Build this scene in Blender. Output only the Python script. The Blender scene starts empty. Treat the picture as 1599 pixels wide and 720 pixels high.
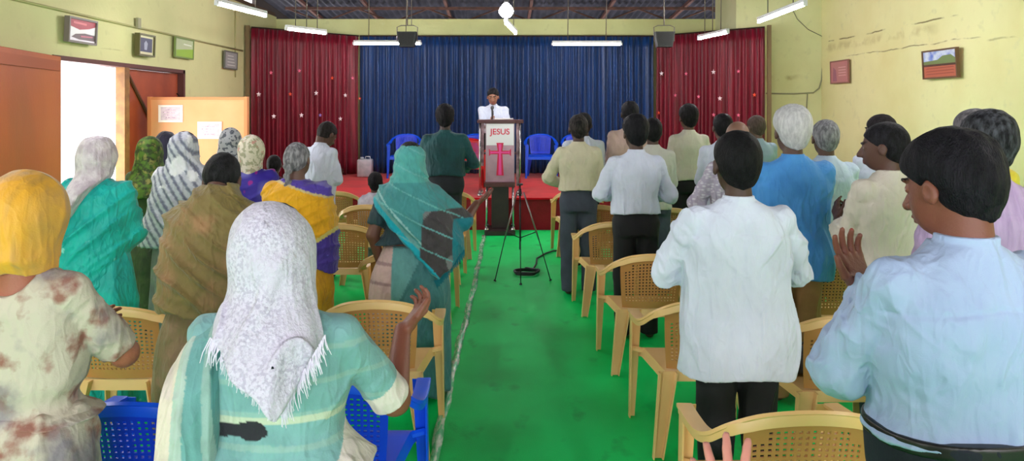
import bpy, bmesh, math, random
import numpy as np
from mathutils import Vector, Matrix
random.seed(7)
SC = bpy.context.scene
COL = SC.collection
PI = math.pi
EYE, FPX, VX, VY = 1.78, 1160.0, 785.0, 168.0   # camera height, focal length in pixels, principal point

# ------------------------------------------------------------------ materials
MATS = {}
def lin(c):
    return tuple((x/12.92 if x <= .04045 else ((x+.055)/1.055)**2.4) for x in c)
def rgb(r, g, b): return lin((r/255., g/255., b/255.))
def mat(name, c1, c2=None, rough=.6, scale=6., detail=4., bump=0., bscale=60., attr=False, metal=0., sheen=0.,
        stretch=(1,1,1), lo=.35, hi=.65, emit=None, es=0., spec=.4, kind='noise', trans=0., c3=None, s3=3., lo3=.55, hi3=.62, sss=0.,
        bstretch=(1,1,1), alpha_lo=None, crease=0., cst=(1.5,1.5,.55), csc=8.):
    if name in MATS: return MATS[name]
    m = bpy.data.materials.new(name); m.use_nodes = True
    nt = m.node_tree; N = nt.nodes; L = nt.links
    b = N['Principled BSDF']
    b.inputs['Roughness'].default_value = rough
    b.inputs['Metallic'].default_value = metal
    b.inputs['Specular IOR Level'].default_value = spec
    if sheen: b.inputs['Sheen Weight'].default_value = sheen
    if sss:
        b.inputs['Subsurface Weight'].default_value = sss
        b.inputs['Subsurface Radius'].default_value = (.02,.008,.004)
    if trans: b.inputs['Transmission Weight'].default_value = trans
    tc = N.new('ShaderNodeTexCoord')
    mp = N.new('ShaderNodeMapping'); mp.inputs['Scale'].default_value = stretch
    L.new(tc.outputs['Object'], mp.inputs[0])
    out = None
    if attr:
        a = N.new('ShaderNodeAttribute'); a.attribute_name = 'Col'; base = a.outputs['Color']
    else:
        r = N.new('ShaderNodeRGB'); r.outputs[0].default_value = (*c1, 1); base = r.outputs[0]
    def fac(kind, sc, lo, hi):
        if kind == 'voronoi':
            t = N.new('ShaderNodeTexVoronoi'); t.inputs['Scale'].default_value = sc; L.new(mp.outputs[0], t.inputs['Vector']); o = t.outputs['Distance']
        elif kind == 'wave':
            t = N.new('ShaderNodeTexWave'); t.inputs['Scale'].default_value = sc; t.inputs['Distortion'].default_value = 2.; L.new(mp.outputs[0], t.inputs['Vector']); o = t.outputs['Fac']
        else:
            t = N.new('ShaderNodeTexNoise'); t.inputs['Scale'].default_value = sc; t.inputs['Detail'].default_value = detail; L.new(mp.outputs[0], t.inputs['Vector']); o = t.outputs['Fac']
        mr = N.new('ShaderNodeMapRange'); mr.inputs['From Min'].default_value = lo; mr.inputs['From Max'].default_value = hi
        L.new(o, mr.inputs['Value']); return mr.outputs[0]
    if c2 is not None:
        mx = N.new('ShaderNodeMix'); mx.data_type = 'RGBA'
        L.new(fac(kind, scale, lo, hi), mx.inputs['Factor']); L.new(base, mx.inputs['A'])
        if attr:
            mm = N.new('ShaderNodeMix'); mm.data_type = 'RGBA'; mm.blend_type = 'MULTIPLY'; mm.inputs['Factor'].default_value = 1
            L.new(base, mm.inputs['A']); mm.inputs['B'].default_value = (*c2, 1); L.new(mm.outputs['Result'], mx.inputs['B'])
        else:
            mx.inputs['B'].default_value = (*c2, 1)
        base = mx.outputs['Result']
    if c3 is not None:
        mx = N.new('ShaderNodeMix'); mx.data_type = 'RGBA'
        L.new(fac('noise', s3, lo3, hi3), mx.inputs['Factor']); L.new(base, mx.inputs['A']); mx.inputs['B'].default_value = (*c3, 1)
        base = mx.outputs['Result']
    L.new(base, b.inputs['Base Color'])
    if bump:
        t = N.new('ShaderNodeTexNoise'); t.inputs['Scale'].default_value = bscale; t.inputs['Detail'].default_value = 5
        mb = N.new('ShaderNodeMapping'); mb.inputs['Scale'].default_value = bstretch
        L.new(tc.outputs['Object'], mb.inputs[0]); L.new(mb.outputs[0], t.inputs['Vector'])
        bp = N.new('ShaderNodeBump'); bp.inputs['Strength'].default_value = bump; bp.inputs['Distance'].default_value = .01
        L.new(t.outputs['Fac'], bp.inputs['Height']); L.new(bp.outputs[0], b.inputs['Normal'])
        if crease:
            for q_, (sc_, st_, w_) in enumerate(((csc, crease, .11), (csc*2.1, crease*.6, .09))):
                mc = N.new('ShaderNodeMapping'); mc.inputs['Scale'].default_value = cst; mc.inputs['Rotation'].default_value = (0,.35*(1-2*q_),0); mc.inputs['Location'].default_value = (q_*3.1,0,0)
                L.new(tc.outputs['Object'], mc.inputs[0]); tn = N.new('ShaderNodeTexNoise'); tn.inputs['Scale'].default_value = sc_; tn.inputs['Detail'].default_value = 1.2; tn.inputs['Distortion'].default_value = .5
                L.new(mc.outputs[0], tn.inputs['Vector'])
                s1 = N.new('ShaderNodeMath'); s1.operation = 'SUBTRACT'; L.new(tn.outputs['Fac'], s1.inputs[0]); s1.inputs[1].default_value = .5
                s2 = N.new('ShaderNodeMath'); s2.operation = 'ABSOLUTE'; L.new(s1.outputs[0], s2.inputs[0])
                s3_ = N.new('ShaderNodeMapRange'); s3_.interpolation_type = 'SMOOTHSTEP'; s3_.inputs['From Min'].default_value = w_; s3_.inputs['From Max'].default_value = 0.; L.new(s2.outputs[0], s3_.inputs['Value'])
                b2 = N.new('ShaderNodeBump'); b2.inputs['Strength'].default_value = st_; b2.inputs['Distance'].default_value = .02
                L.new(s3_.outputs[0], b2.inputs['Height']); L.new(bp.outputs[0], b2.inputs['Normal']); L.new(b2.outputs[0], b.inputs['Normal']); bp = b2
    if emit:
        b.inputs['Emission Color'].default_value = (*emit, 1); b.inputs['Emission Strength'].default_value = es
    if alpha_lo is not None:
        f = fac('noise', 38, .42, .6)
        mr = N.new('ShaderNodeMapRange'); mr.inputs['To Min'].default_value = alpha_lo; mr.inputs['To Max'].default_value = 1.
        L.new(f, mr.inputs['Value']); L.new(mr.outputs[0], b.inputs['Alpha'])
    MATS[name] = m
    return m

# ------------------------------------------------------------------ object helpers
def mesh_obj(name, verts, faces, m=None, parent=None, smooth=False):
    me = bpy.data.meshes.new(name)
    me.from_pydata([tuple(v) for v in verts], [], [tuple(f) for f in faces]); me.update()
    if smooth: me.polygons.foreach_set('use_smooth', [True]*len(me.polygons))
    if m: me.materials.append(m)
    o = bpy.data.objects.new(name, me); COL.objects.link(o)
    if parent: o.parent = parent
    return o
def tag(o, label=None, cat=None, group=None, kind=None):
    if label: o['label'] = label
    if cat: o['category'] = cat
    if group: o['group'] = group
    if kind: o['kind'] = kind
    return o
def thing(name, label, cat, loc=(0,0,0), rz=0, group=None):
    o = bpy.data.objects.new(name, None); COL.objects.link(o); o.location = loc; o.rotation_euler = (0,0,rz)
    o.empty_display_size = .1
    return tag(o, label, cat, group)
class MB:
    def __init__(s): s.v = []; s.f = []
    def add(s, vs, fs):
        n = len(s.v); s.v += [tuple(v) for v in vs]; s.f += [tuple(i+n for i in f) for f in fs]; return s
    def box(s, x0, x1, y0, y1, z0, z1, M=None, bev=0):
        vs = [(x0,y0,z0),(x1,y0,z0),(x1,y1,z0),(x0,y1,z0),(x0,y0,z1),(x1,y0,z1),(x1,y1,z1),(x0,y1,z1)]
        if bev:
            bm = bmesh.new(); vv = [bm.verts.new(v) for v in vs]
            for f in [(0,3,2,1),(4,5,6,7),(0,1,5,4),(1,2,6,5),(2,3,7,6),(3,0,4,7)]: bm.faces.new([vv[i] for i in f])
            bmesh.ops.bevel(bm, geom=list(bm.edges), offset=bev, segments=2, affect='EDGES', profile=.5)
            bm.verts.index_update(); vs = [v.co.copy() for v in bm.verts]; fs = [[v.index for v in f.verts] for f in bm.faces]; bm.free()
        else: fs = [(0,3,2,1),(4,5,6,7),(0,1,5,4),(1,2,6,5),(2,3,7,6),(3,0,4,7)]
        if M is not None: vs = [M @ Vector(v) for v in vs]
        return s.add(vs, fs)
    def tube(s, pts, r, n=8, closed=False):
        pts = [Vector(p) for p in pts]; rs = r if isinstance(r, (list,tuple)) else [r]*len(pts)
        vs = []; up = None
        for i, p in enumerate(pts):
            a = pts[max(i-1,0)]; b = pts[min(i+1,len(pts)-1)]
            if closed: a = pts[i-1]; b = pts[(i+1) % len(pts)]
            t = (b-a).normalized()
            if up is None: up = Vector((0,0,1)) if abs(t.z) < .9 else Vector((1,0,0))
            u = (up - t*up.dot(t)).normalized(); w = t.cross(u); up = u
            for k in range(n):
                an = 2*PI*k/n; vs.append(p + (u*math.cos(an)+w*math.sin(an))*rs[i])
        fs = []; m = len(pts)
        for i in range(m if closed else m-1):
            j = (i+1) % m
            for k in range(n): fs.append((i*n+k, j*n+k, j*n+(k+1)%n, i*n+(k+1)%n))
        if not closed: fs.append(tuple(range(n))); fs.append(tuple((m-1)*n+k for k in reversed(range(n))))
        return s.add(vs, fs)
    def lathe(s, prof, c=(0,0,0), n=20):
        vs = []; fs = []
        for r, z in prof:
            for k in range(n): vs.append((c[0]+r*math.cos(2*PI*k/n), c[1]+r*math.sin(2*PI*k/n), c[2]+z))
        for i in range(len(prof)-1):
            for k in range(n): fs.append((i*n+k, i*n+(k+1)%n, (i+1)*n+(k+1)%n, (i+1)*n+k))
        fs.append(tuple(reversed(range(n)))); fs.append(tuple((len(prof)-1)*n+k for k in range(n)))
        return s.add(vs, fs)
    def prism(s, poly, t, M):   # 2-D outline extruded by t (local xz plane -> y), then M
        n = len(poly); vs = [M @ Vector((x,0,z)) for x,z in poly]+[M @ Vector((x,t,z)) for x,z in poly]
        fs = [tuple(range(n)), tuple(reversed(range(n,2*n)))]+[(i,i+n,(i+1)%n+n,(i+1)%n) for i in range(n)]
        return s.add(vs, fs)
    def ribbon(s, pts, ups, ws, ts):   # flat band: pts path, ups = thickness direction, ws width, ts thickness
        vs = []; pts = [Vector(p) for p in pts]
        for i, p in enumerate(pts):
            t = (pts[min(i+1,len(pts)-1)]-pts[max(i-1,0)]).normalized(); u = Vector(ups[i]); u = (u-t*u.dot(t)).normalized(); w = t.cross(u)
            a = ws[i]/2; h = ts[i]/2
            for sx, sz in ((-1,-1),(-.8,-1.25),(.8,-1.25),(1,-1),(1,1),(.8,1.25),(-.8,1.25),(-1,1)): vs.append(p+w*a*sx+u*h*sz*.9)
        n = 8; m = len(pts); fs = []
        for i in range(m-1):
            for k in range(n): fs.append((i*n+k, i*n+(k+1)%n, (i+1)*n+(k+1)%n, (i+1)*n+k))
        fs.append(tuple(reversed(range(n)))); fs.append(tuple((m-1)*n+k for k in range(n)))
        return s.add(vs, fs)
    def sheet(s, verts, faces, t):   # thicken a sheet along its vertex normals
        V = [Vector(v) for v in verts]; Nn = [Vector((0,0,0)) for _ in V]; E = {}
        for f in faces:
            a, b, c = V[f[0]], V[f[1]], V[f[2]]; n = (b-a).cross(c-a)
            for i in f: Nn[i] += n
            for i in range(len(f)):
                e = (f[i], f[(i+1) % len(f)]); k = (min(e), max(e))
                if k in E: E[k] = None
                else: E[k] = e
        Nn = [n.normalized() if n.length > 0 else Vector((0,0,1)) for n in Nn]; n0 = len(V)
        vs = [v+n*t/2 for v, n in zip(V, Nn)]+[v-n*t/2 for v, n in zip(V, Nn)]
        fs = [tuple(f) for f in faces]+[tuple(i+n0 for i in reversed(f)) for f in faces]
        for e in E.values():
            if e: fs.append((e[1], e[0], e[0]+n0, e[1]+n0))
        return s.add(vs, fs)
    def build(s, name, m=None, parent=None, smooth=False):
        return mesh_obj(name, s.v, s.f, m, parent, smooth)
def autosmooth(o, ang=.7):
    me = o.data
    me.polygons.foreach_set('use_smooth', [True]*len(me.polygons))
    bm = bmesh.new(); bm.from_mesh(me)
    for e in bm.edges:
        if len(e.link_faces) == 2 and e.calc_face_angle(0) > ang: e.smooth = False
    bm.to_mesh(me); bm.free()
    return o
def recalc(o):
    bm = bmesh.new(); bm.from_mesh(o.data); bmesh.ops.recalc_face_normals(bm, faces=bm.faces); bm.to_mesh(o.data); bm.free(); return o

# ------------------------------------------------------------------ distance fields
def smin(a, b, k):
    h = np.clip(.5+.5*(b-a)/k, 0, 1); return b*(1-h)+a*h-k*h*(1-h)
def smax(a, b, k): return -smin(-a, -b, k)
def cap(P, a, b, r1, r2=None, sy=1.):
    if r2 is None: r2 = r1
    a = np.array(a, float); b = np.array(b, float); ab = b-a
    pa = P-a; t = np.clip((pa@ab)/max(ab@ab, 1e-9), 0, 1)
    d = pa-t[:,None]*ab
    return np.sqrt((d*d).sum(1))-(r1+(r2-r1)*t)
def ell(P, c, r):
    q = (P-np.array(c))/np.array(r); k0 = np.sqrt((q*q).sum(1)); q2 = q/np.array(r); k1 = np.sqrt((q2*q2).sum(1))+1e-9
    return k0*(k0-1)/k1
def loft(P, secs, n=2.3, k=.01):
    S = np.array(secs, float); S = S[np.argsort(S[:,0])]
    # smooth the table
    z = S[:,0]; zz = np.linspace(z[0], z[-1], 90); T = []
    m = np.gradient(S[:,1:], z, axis=0)
    idx = np.clip(np.searchsorted(z, zz, side='right')-1, 0, len(z)-2); h = (z[idx+1]-z[idx]); t = ((zz-z[idx])/h)[:,None]; h = h[:,None]
    A = S[idx,1:]; B = S[idx+1,1:]; mA = m[idx]; mB = m[idx+1]
    T = (2*t**3-3*t**2+1)*A+(t**3-2*t**2+t)*h*mA+(-2*t**3+3*t**2)*B+(t**3-t**2)*h*mB
    pz = P[:,2]
    cx, cy, rx, ry = [np.interp(pz, zz, T[:,i]) for i in range(4)]
    x = P[:,0]-cx; y = P[:,1]-cy
    rx = np.maximum(rx, .004); ry = np.maximum(ry, .004)
    q = ((np.abs(x)/rx)**n+(np.abs(y)/ry)**n)**(1/n)+1e-6
    r = np.hypot(x, y)
    d = np.where(r > 1e-4, r*(1-1/q), -np.minimum(rx, ry))
    return smax(smax(d, pz-z[-1], k), z[0]-pz, k)
def rotm(yaw, pitch, roll):
    return np.array((Matrix.Rotation(yaw, 3, 'Z') @ Matrix.Rotation(-pitch, 3, 'X') @ Matrix.Rotation(roll, 3, 'Y')))
_W = {}
def wr(P, seed, scale, stretch=(1,1,1), n=7):
    """cheap band noise in -1..1"""
    key = (seed, n)
    if key not in _W:
        rs = np.random.RandomState(seed); K = rs.normal(size=(n,3)); K /= np.linalg.norm(K, axis=1)[:,None]; K *= rs.uniform(.6, 1.5, (n,1)); _W[key] = (K, rs.uniform(0, 6.28, n))
    K, ph = _W[key]; Q = P*np.array(stretch)*scale
    Q = Q+.35*np.sin(Q[:,[1,2,0]]*.9+seed)
    s = 0
    for i in range(n): s = s+np.sin(Q@K[i]+ph[i])
    return s/n*1.6
def ridge(x): return 1-2*np.abs(x)      # crease-like

OFFS = np.array([[i,j,k] for i in (0,1) for j in (0,1) for k in (0,1)])
EDG = [(a,b) for a in range(8) for b in range(8) if a < b and np.abs(OFFS[a]-OFFS[b]).sum() == 1]
def surf(f, lo, hi, h, B=8, margin=1.6):
    lo = np.array(lo, float); hi = np.array(hi, float)
    nb = np.ceil((hi-lo)/(h*B)).astype(int)
    I = np.stack(np.meshgrid(*[np.arange(n) for n in nb], indexing='ij'), -1).reshape(-1,3)
    C = lo+(I+.5)*B*h
    d = f(C); keep = I[np.abs(d) < B*h*.87*margin]
    g = np.arange(B+1); G = np.stack(np.meshgrid(g,g,g, indexing='ij'), -1).reshape(-1,3)
    N = nb*B+2
    cid = []; cpos = []; quads = []
    for s0 in range(0, len(keep), 400):
        kb = keep[s0:s0+400]
        gi = kb[:,None,:]*B+G[None]
        P = (lo+gi*h).reshape(-1,3); D = f(P).reshape(len(kb), B+1, B+1, B+1)
        D = np.where(D == 0, 1e-7, D)
        c = np.stack([D[:, o[0]:B+o[0], o[1]:B+o[1], o[2]:B+o[2]] for o in OFFS], -1)
        sg = c < 0; act = sg.any(-1) & ~sg.all(-1)
        b_, i_, j_, k_ = np.nonzero(act)
        if len(b_) == 0: continue
        cc = c[b_,i_,j_,k_]; base = kb[b_]*B+np.stack([i_,j_,k_], -1)
        acc = np.zeros((len(b_),3)); cnt = np.zeros(len(b_))
        for a, e in EDG:
            da = cc[:,a]; de = cc[:,e]; cr = (da < 0) != (de < 0); t = np.where(cr, da/(da-de+1e-12), 0)
            acc += np.where(cr[:,None], OFFS[a]+(OFFS[e]-OFFS[a])*t[:,None], 0); cnt += cr
        cpos.append(lo+(base+acc/cnt[:,None])*h); cid.append((base[:,0]*N[1]+base[:,1])*N[2]+base[:,2])
        for ax in range(3):
            sl = [slice(0,B)]*3; sl2 = list(sl); sl2[ax] = slice(1,B+1)
            A_ = D[:, sl[0], sl[1], sl[2]] < 0; B_ = D[:, sl2[0], sl2[1], sl2[2]] < 0
            b2, i2, j2, k2 = np.nonzero(A_ != B_)
            if len(b2) == 0: continue
            p = kb[b2]*B+np.stack([i2,j2,k2], -1); inside = A_[b2,i2,j2,k2]
            u = np.zeros(3, int); v = np.zeros(3, int); u[(ax+1)%3] = 1; v[(ax+2)%3] = 1
            q = np.stack([p-u-v, p-v, p, p-u], 1)
            q = np.where(inside[:,None,None], q, q[:,::-1])
            quads.append((q[...,0]*N[1]+q[...,1])*N[2]+q[...,2])
    if not cid: return np.zeros((0,3)), np.zeros((0,4), int)
    cid = np.concatenate(cid); cpos = np.concatenate(cpos); quads = np.concatenate(quads)
    cid, first = np.unique(cid, return_index=True); cpos = cpos[first]
    ix = np.searchsorted(cid, quads); ix = np.clip(ix, 0, len(cid)-1)
    ok = (cid[ix] == quads).all(1)
    return cpos, ix[ok]
def fast_mesh(name, V, F, m, parent, color=None):
    me = bpy.data.meshes.new(name)
    me.vertices.add(len(V)); me.vertices.foreach_set('co', V.astype(np.float32).ravel())
    me.loops.add(len(F)*4); me.loops.foreach_set('vertex_index', F.astype(np.int32).ravel())
    me.polygons.add(len(F)); me.polygons.foreach_set('loop_start', np.arange(0, len(F)*4, 4, dtype=np.int32))
    me.polygons.foreach_set('use_smooth', np.ones(len(F), bool))
    me.update(calc_edges=True); me.validate()
    me.materials.append(m)
    if color is not None:
        a = me.color_attributes.new('Col', 'FLOAT_COLOR', 'POINT')
        a.data.foreach_set('color', np.concatenate([color, np.ones((len(V),1))], 1).astype(np.float32).ravel())
    o = bpy.data.objects.new(name, me); COL.objects.link(o); o.parent = parent
    return o
# ------------------------------------------------------------------ people
U = lambda v: np.array(v, float)/max(np.linalg.norm(v), 1e-9)
def ik(S, Wt, l1, l2, hint):
    S = np.array(S, float); Wt = np.array(Wt, float); d = Wt-S; L = np.linalg.norm(d); Lm = min(L, (l1+l2)*.995); u = d/L
    Wt = S+u*Lm; a = (l1*l1-l2*l2+Lm*Lm)/(2*Lm); hh = math.sqrt(max(l1*l1-a*a, 1e-6))
    hint = np.array(hint, float); v = hint-u*(hint@u); v /= np.linalg.norm(v)
    return S+u*a+v*hh, Wt
def hand_prims(Wt, d, n, right, curl=.35, spread=.1, thumb=.7):
    d = U(d); n = np.array(n, float); n = U(n-d*(n@d)); t = np.cross(d, n)*(1 if right else -1)
    pr = []
    for i, (off, L) in enumerate(((.030,.072),(.010,.080),(-.010,.074),(-.029,.058))):
        K = Wt+d*(.092-.004*abs(i-1))+t*off
        pr.append(('p', Wt+t*off*.55+d*.01, K, .0135, .0115))
        a = curl*(.7+.12*i); sp = spread*(1.2-.8*i)
        p = K; dd = U(d+t*sp)
        for sgl, r1, r2 in ((.45,.0100,.0090),(.31,.0090,.0082),(.24,.0082,.0068)):
            v = U(dd*math.cos(a)+n*math.sin(a)); q = p+v*L*sgl; pr.append(('f', p, q, r1, r2)); p = q; a += curl*(.9+.1*i)
    b = Wt+d*.022+t*.026; m1 = b+U(d*.7+t*thumb+n*.35)*.042; m2 = m1+U(d*.95+t*thumb*.5+n*.3)*.034; m3 = m2+U(d+t*thumb*.15+n*.25)*.024
    pr += [('p', b, m1, .016, .0125), ('f', m1, m2, .0118, .0100), ('f', m2, m3, .0100, .0080)]
    return pr
def ev_hand(P, d0, prims, Wt):
    near = ((P-Wt)**2).sum(1) < .30**2
    if not near.any(): return d0
    Q = P[near]; dp = None; df = None
    for k, a, b, r1, r2 in prims:
        c = cap(Q, a, b, r1, r2)
        if k == 'p': dp = c if dp is None else smin(dp, c, .012)
        else: df = c if df is None else np.minimum(df, c)
    h = smin(dp, df, .005); o = d0.copy(); o[near] = smin(d0[near], h, .012); return o

def folds(P, seed, f1=26, st=(1.1,1,.42), a1=.006, a2=.0045, dirx=0.):
    Q = P.copy(); Q[:,2] = P[:,2]+dirx*P[:,0]
    n1 = wr(Q, seed%50+1, f1, st); n2 = wr(Q, seed%50+51, f1*.55, (1,1,.8)); n3 = wr(Q, seed%50+101, f1*2.0, st)
    cr = np.exp(-(n1/.20)**2)*np.clip(n2+.35, 0, 1.2)
    cr2 = np.exp(-(n3/.22)**2)*np.clip(-n2+.25, 0, 1)
    return 1.35*(cr*a1*1.5+cr2*a2+n1*a1*.7+n2*a1*.6)
class Person:
    def __init__(s, label, X, Y, H, w=1., rz=0., lean=0., head=(0,0,0), hands=None, skin=(96,62,48), z0=0., sit=False, res=None, fem=False, hips=1., hint=None, shift=0., hs=None):
        s.hs = hs or (1.08 if fem else 1.13); s.k = H/(1.70+.235*(s.hs-1)); s.w = w; s.lean = lean; s.head = head; s.skin = skin; s.sit = sit; s.fem = fem; s.hips = hips
        dist = math.hypot(X, Y); s.h = res or min(max(.0019*dist, .0042), .0125)
        s.root = thing('person', label, 'person', (X, Y, z0), rz)
        s.dist = dist
        hands = hands or {}
        s.A = {}
        for sd, sx in (('R',1),('L',-1)):
            hp = hands.get(sd, {})
            S = np.array((sx*(.165 if not fem else .15)*w, -.012, 1.365))
            tgt = np.array(hp.get('t', (sx*.07, .27, 1.10)), float)
            E, Wt = ik(S, tgt, .29, .25, hp.get('hint', (sx*.5, -.45, -.8)))
            d = hp.get('d', U(Wt-E)*.6+np.array((0,.1,.5))); n = hp.get('n', (-sx, 0, .1))
            s.A[sd] = (S, E, Wt, hand_prims(Wt, d, n, sd == 'R', hp.get('curl', .3), hp.get('spread', .08), hp.get('thumb', .7)))
        s.Rh = rotm(*head)
    def unbend(s, P):
        if not s.lean: return P
        t = np.clip((P[:,2]-.85)/.3, 0, 1); t = t*t*(3-2*t); a = s.lean*t; z = P[:,2]-.95; y = P[:,1]
        Q = P.copy(); Q[:,1] = y*np.cos(a)-z*np.sin(a); Q[:,2] = .95+y*np.sin(a)+z*np.cos(a); return Q
    def hl(s, P):      # into head space
        piv = np.array((0,-.02,1.47)); return ((P-piv)@s.Rh)/s.hs+piv
    def legs_axis(s):
        if s.sit: return [((sx*.09,0,.90),(sx*.12,.42,.92),(sx*.12,.44,.52)) for sx in (1,-1)]
        return [((sx*.085,0,.88),(sx*.095,.01,.48),(sx*.10,-.02,.07)) for sx in (1,-1)]
    # ---------------- body
    def body_sdf(s, P):
        w = s.w; d = loft(P, [(.84,0,0,.13*w,.09),(1.03,0,0,.12*w,.085),(1.25,0,-.005,.145*w,.095),(1.37,0,-.012,.13*w,.075),(1.42,0,-.015,.07*w,.055)], k=.03)
        for sx in (1,-1): d = smin(d, cap(P, (sx*.03,-.015,1.40), (sx*.15*w,-.012,1.368), .04, .045), .03)
        d = smin(d, cap(P, (0,-.022,1.38), (0,-.016,1.53), .058*min(w,1.15), .052), .025)
        for hip, kn, an in s.legs_axis():
            l = smin(cap(P, hip, kn, .078, .052), cap(P, kn, an, .05, .034), .02)
            f = np.minimum(cap(P, (an[0],an[1]-.02,an[2]-.03), (an[0]+.01*np.sign(an[0]),an[1]+.15,an[2]-.045), .036, .026), 9)
            l = smin(l, f, .02); d = smin(d, l, .03)
        for sd in 'RL':
            S, E, W_, pr = s.A[sd]
            a = smin(cap(P, S, E, .047, .041 if not s.fem else .043), cap(P, E, W_, .041, .0265), .02)
            d = smin(d, a, .02); d = ev_hand(P, d, pr, W_)
        Q = s.hl(P); near = ((Q-np.array((0,0,1.57)))**2).sum(1) < .25**2
        if near.any():
            q = Q[near]; c = ell(q, (0,-.015,1.605), (.075,.095,.088))
            c = smin(c, ell(q, (0,.028,1.545), (.057,.062,.072)), .03)
            c = smin(c, cap(q, (0,.086,1.592), (0,.106,1.556), .007, .013), .008)
            for sx in (1,-1):
                c = smin(c, cap(q, (sx*.012,.09,1.552), (sx*.014,.092,1.552), .009, .009), .008)
                c = smax(c, -ell(q, (sx*.031,.097,1.592), (.018,.014,.012)), .012)
                c = np.minimum(c, ell(q, (sx*.031,.071,1.591), (.0135,.0135,.0125)))
                c = smin(c, cap(q, (sx*.014,.087,1.612), (sx*.048,.075,1.614), .006, .005), .012)
                e = ell(q, (sx*.078,-.004,1.572), (.010,.018,.028)); e = smax(e, -ell(q, (sx*.090,.001,1.574), (.008,.011,.018)), .005)
                c = smin(c, e, .008)
            c = smin(c, ell(q, (0,.086,1.527), (.024,.0105,.0055)), .006); c = smin(c, ell(q, (0,.083,1.515), (.020,.0105,.0065)), .006)
            dn = d[near]; d[near] = smin(dn, c, .022)
        return d
    def body_col(s, P):
        c = np.tile(np.array(rgb(*s.skin)), (len(P),1)); Q = s.hl(s.unbend(P))
        n = wr(Q, 3, 40)[:,None]*.04; c = c*(1+n)
        def put(mask, col): c[mask] = np.array(rgb(*col))
        f = Q[:,1] > .06
        for sx in (1,-1):
            ex = (Q[:,0]-sx*.031); ez = Q[:,2]-1.5905
            put(f & (np.hypot(ex/.0125, ez/.0042) < 1), (170,158,150)); put(f & (np.hypot(ex, ez) < .0058), (25,16,14))
            put(f & (np.abs(ez-.0235-.05*np.abs(ex)) < .0042) & (np.abs(ex) < .021), (28,20,18))
        lip = f & (np.abs(Q[:,0]) < .024) & (np.abs(Q[:,2]-1.521) < .009-.15*np.abs(Q[:,0])) & (Q[:,1] > .085)
        put(lip, (min(s.skin[0]+18,255), int(s.skin[1]*.85), int(s.skin[2]*.9)))
        return c
    def make(s, name, f, m, lo, hi, col=None, h=None, world=False, parent=None):
        k = s.k; h = (h or s.h)/k
        g = (lambda P: f(s.unbend(P))) if not world else f
        V, F = surf(g, lo, hi, h)
        C = col(V) if col else None
        return fast_mesh(name, V*k, F, m, parent or s.root, C)
    def body(s):
        zz = 0.0 if not s.sit else .42
        m = mat('skin', (1,1,1), attr=True, rough=.5, bump=.15, bscale=180, sss=.05)
        R = .95
        s.body_o = s.make('body', s.body_sdf, m, (-.75,-.6,zz), (.75,.85,1.8), s.body_col, h=min(s.h, .0085))
        return s
    # ---------------- hair
    def hair(s, kind='short', col=(22,20,22), col2=None, long=0, m=None):
        def f(P):
            q = s.hl(P)
            st = wr(q, 11, 190, (1,1,.5))*.0016+wr(q, 12, 70, (1,1,.6))*.0026+wr(q, 13, 34)*.002
            if kind == 'short':
                d = ell(q, (0,-.02,1.612), (.083,.104,.094))-.0
                d = smin(d, cap(q, (0,-.048,1.575), (0,-.040,1.515), .060, .050), .03)
                d = smax(d, q[:,1]-(.018+np.clip((q[:,2]-1.585)*.95, -.012, .062)), .012)
                d = smax(d, 1.494-q[:,2]+.40*np.abs(q[:,0])+np.clip(q[:,1]+.06,0,.1)*.25, .010)
                for sx in (1,-1): d = smax(d, -ell(q, (sx*.086,.0,1.566), (.020,.026,.036)), .006)
            elif kind == 'bushy':
                d = ell(q, (0,-.018,1.622), (.092,.112,.102))
                d = smin(d, cap(q, (0,-.052,1.585), (0,-.042,1.515), .068, .052), .03)
                d = smax(d, q[:,1]-(.022+np.clip((q[:,2]-1.585)*.95, -.012, .085)), .012)
                d = smax(d, 1.494-q[:,2]+.40*np.abs(q[:,0])+np.clip(q[:,1]+.06,0,.1)*.25, .010)
                for sx in (1,-1): d = smax(d, -ell(q, (sx*.09,.005,1.566), (.026,.027,.036)), .006)
                st = st*1.6
            elif kind == 'bald':
                d = ell(q, (0,-.02,1.60), (.0795,.100,.088))
                d = smax(d, q[:,2]-(1.612+.1*q[:,1]+.012*wr(q,5,30)), .01); d = smax(d, 1.53-q[:,2], .01)
                d = smax(d, q[:,1]-.012, .01); d = smax(d, -ell(q, (0,-.055,1.66), (.05,.075,.05)), .01); st = st*.5
                for sx in (1,-1): d = smax(d, -ell(q, (sx*.086,.0,1.566), (.020,.026,.036)), .006)
            else:   # pulled back, with bun or braid
                d = ell(q, (0,-.02,1.608), (.081,.102,.093))
                d = smin(d, ell(q, (0,-.06,1.57), (.066,.06,.06)), .03)
                d = smax(d, q[:,1]-(.012+np.clip((q[:,2]-1.585)*.95, -.02, .06)), .012)
                if kind == 'bun': d = smin(d, ell(q, (0,-.125,1.555), (.042,.035,.042)), .008)
                if kind == 'braid':
                    for i in range(12):
                        z = 1.575-.033*i; d = smin(d, ell(q, ((-1)**i*.007-.012,-.118+.0005*i,z), (.026-.0008*i,.022,.022)), .006)
                for sx in (1,-1): d = smax(d, -ell(q, (sx*.086,.0,1.562), (.018,.024,.034)), .006)
            return d+st
        c1 = rgb(*col); c2 = rgb(*(col2 or tuple(min(255,int(x*1.35)+8) for x in col)))
        mm = m or mat('hair_%d_%d_%d_%s' % (*col, bool(col2)), c1, c2, rough=.55, scale=60, stretch=(1,1,.3), lo=.4, hi=.75, bump=1., bscale=260, bstretch=(1,1,.25), spec=.12)
        h = min(s.h, .008)
        s.make('hair', f, mm, (-.2,-.33,1.05 if kind == 'braid' else 1.38), (.2,.25,1.82), None, h=h)
        return s
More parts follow.
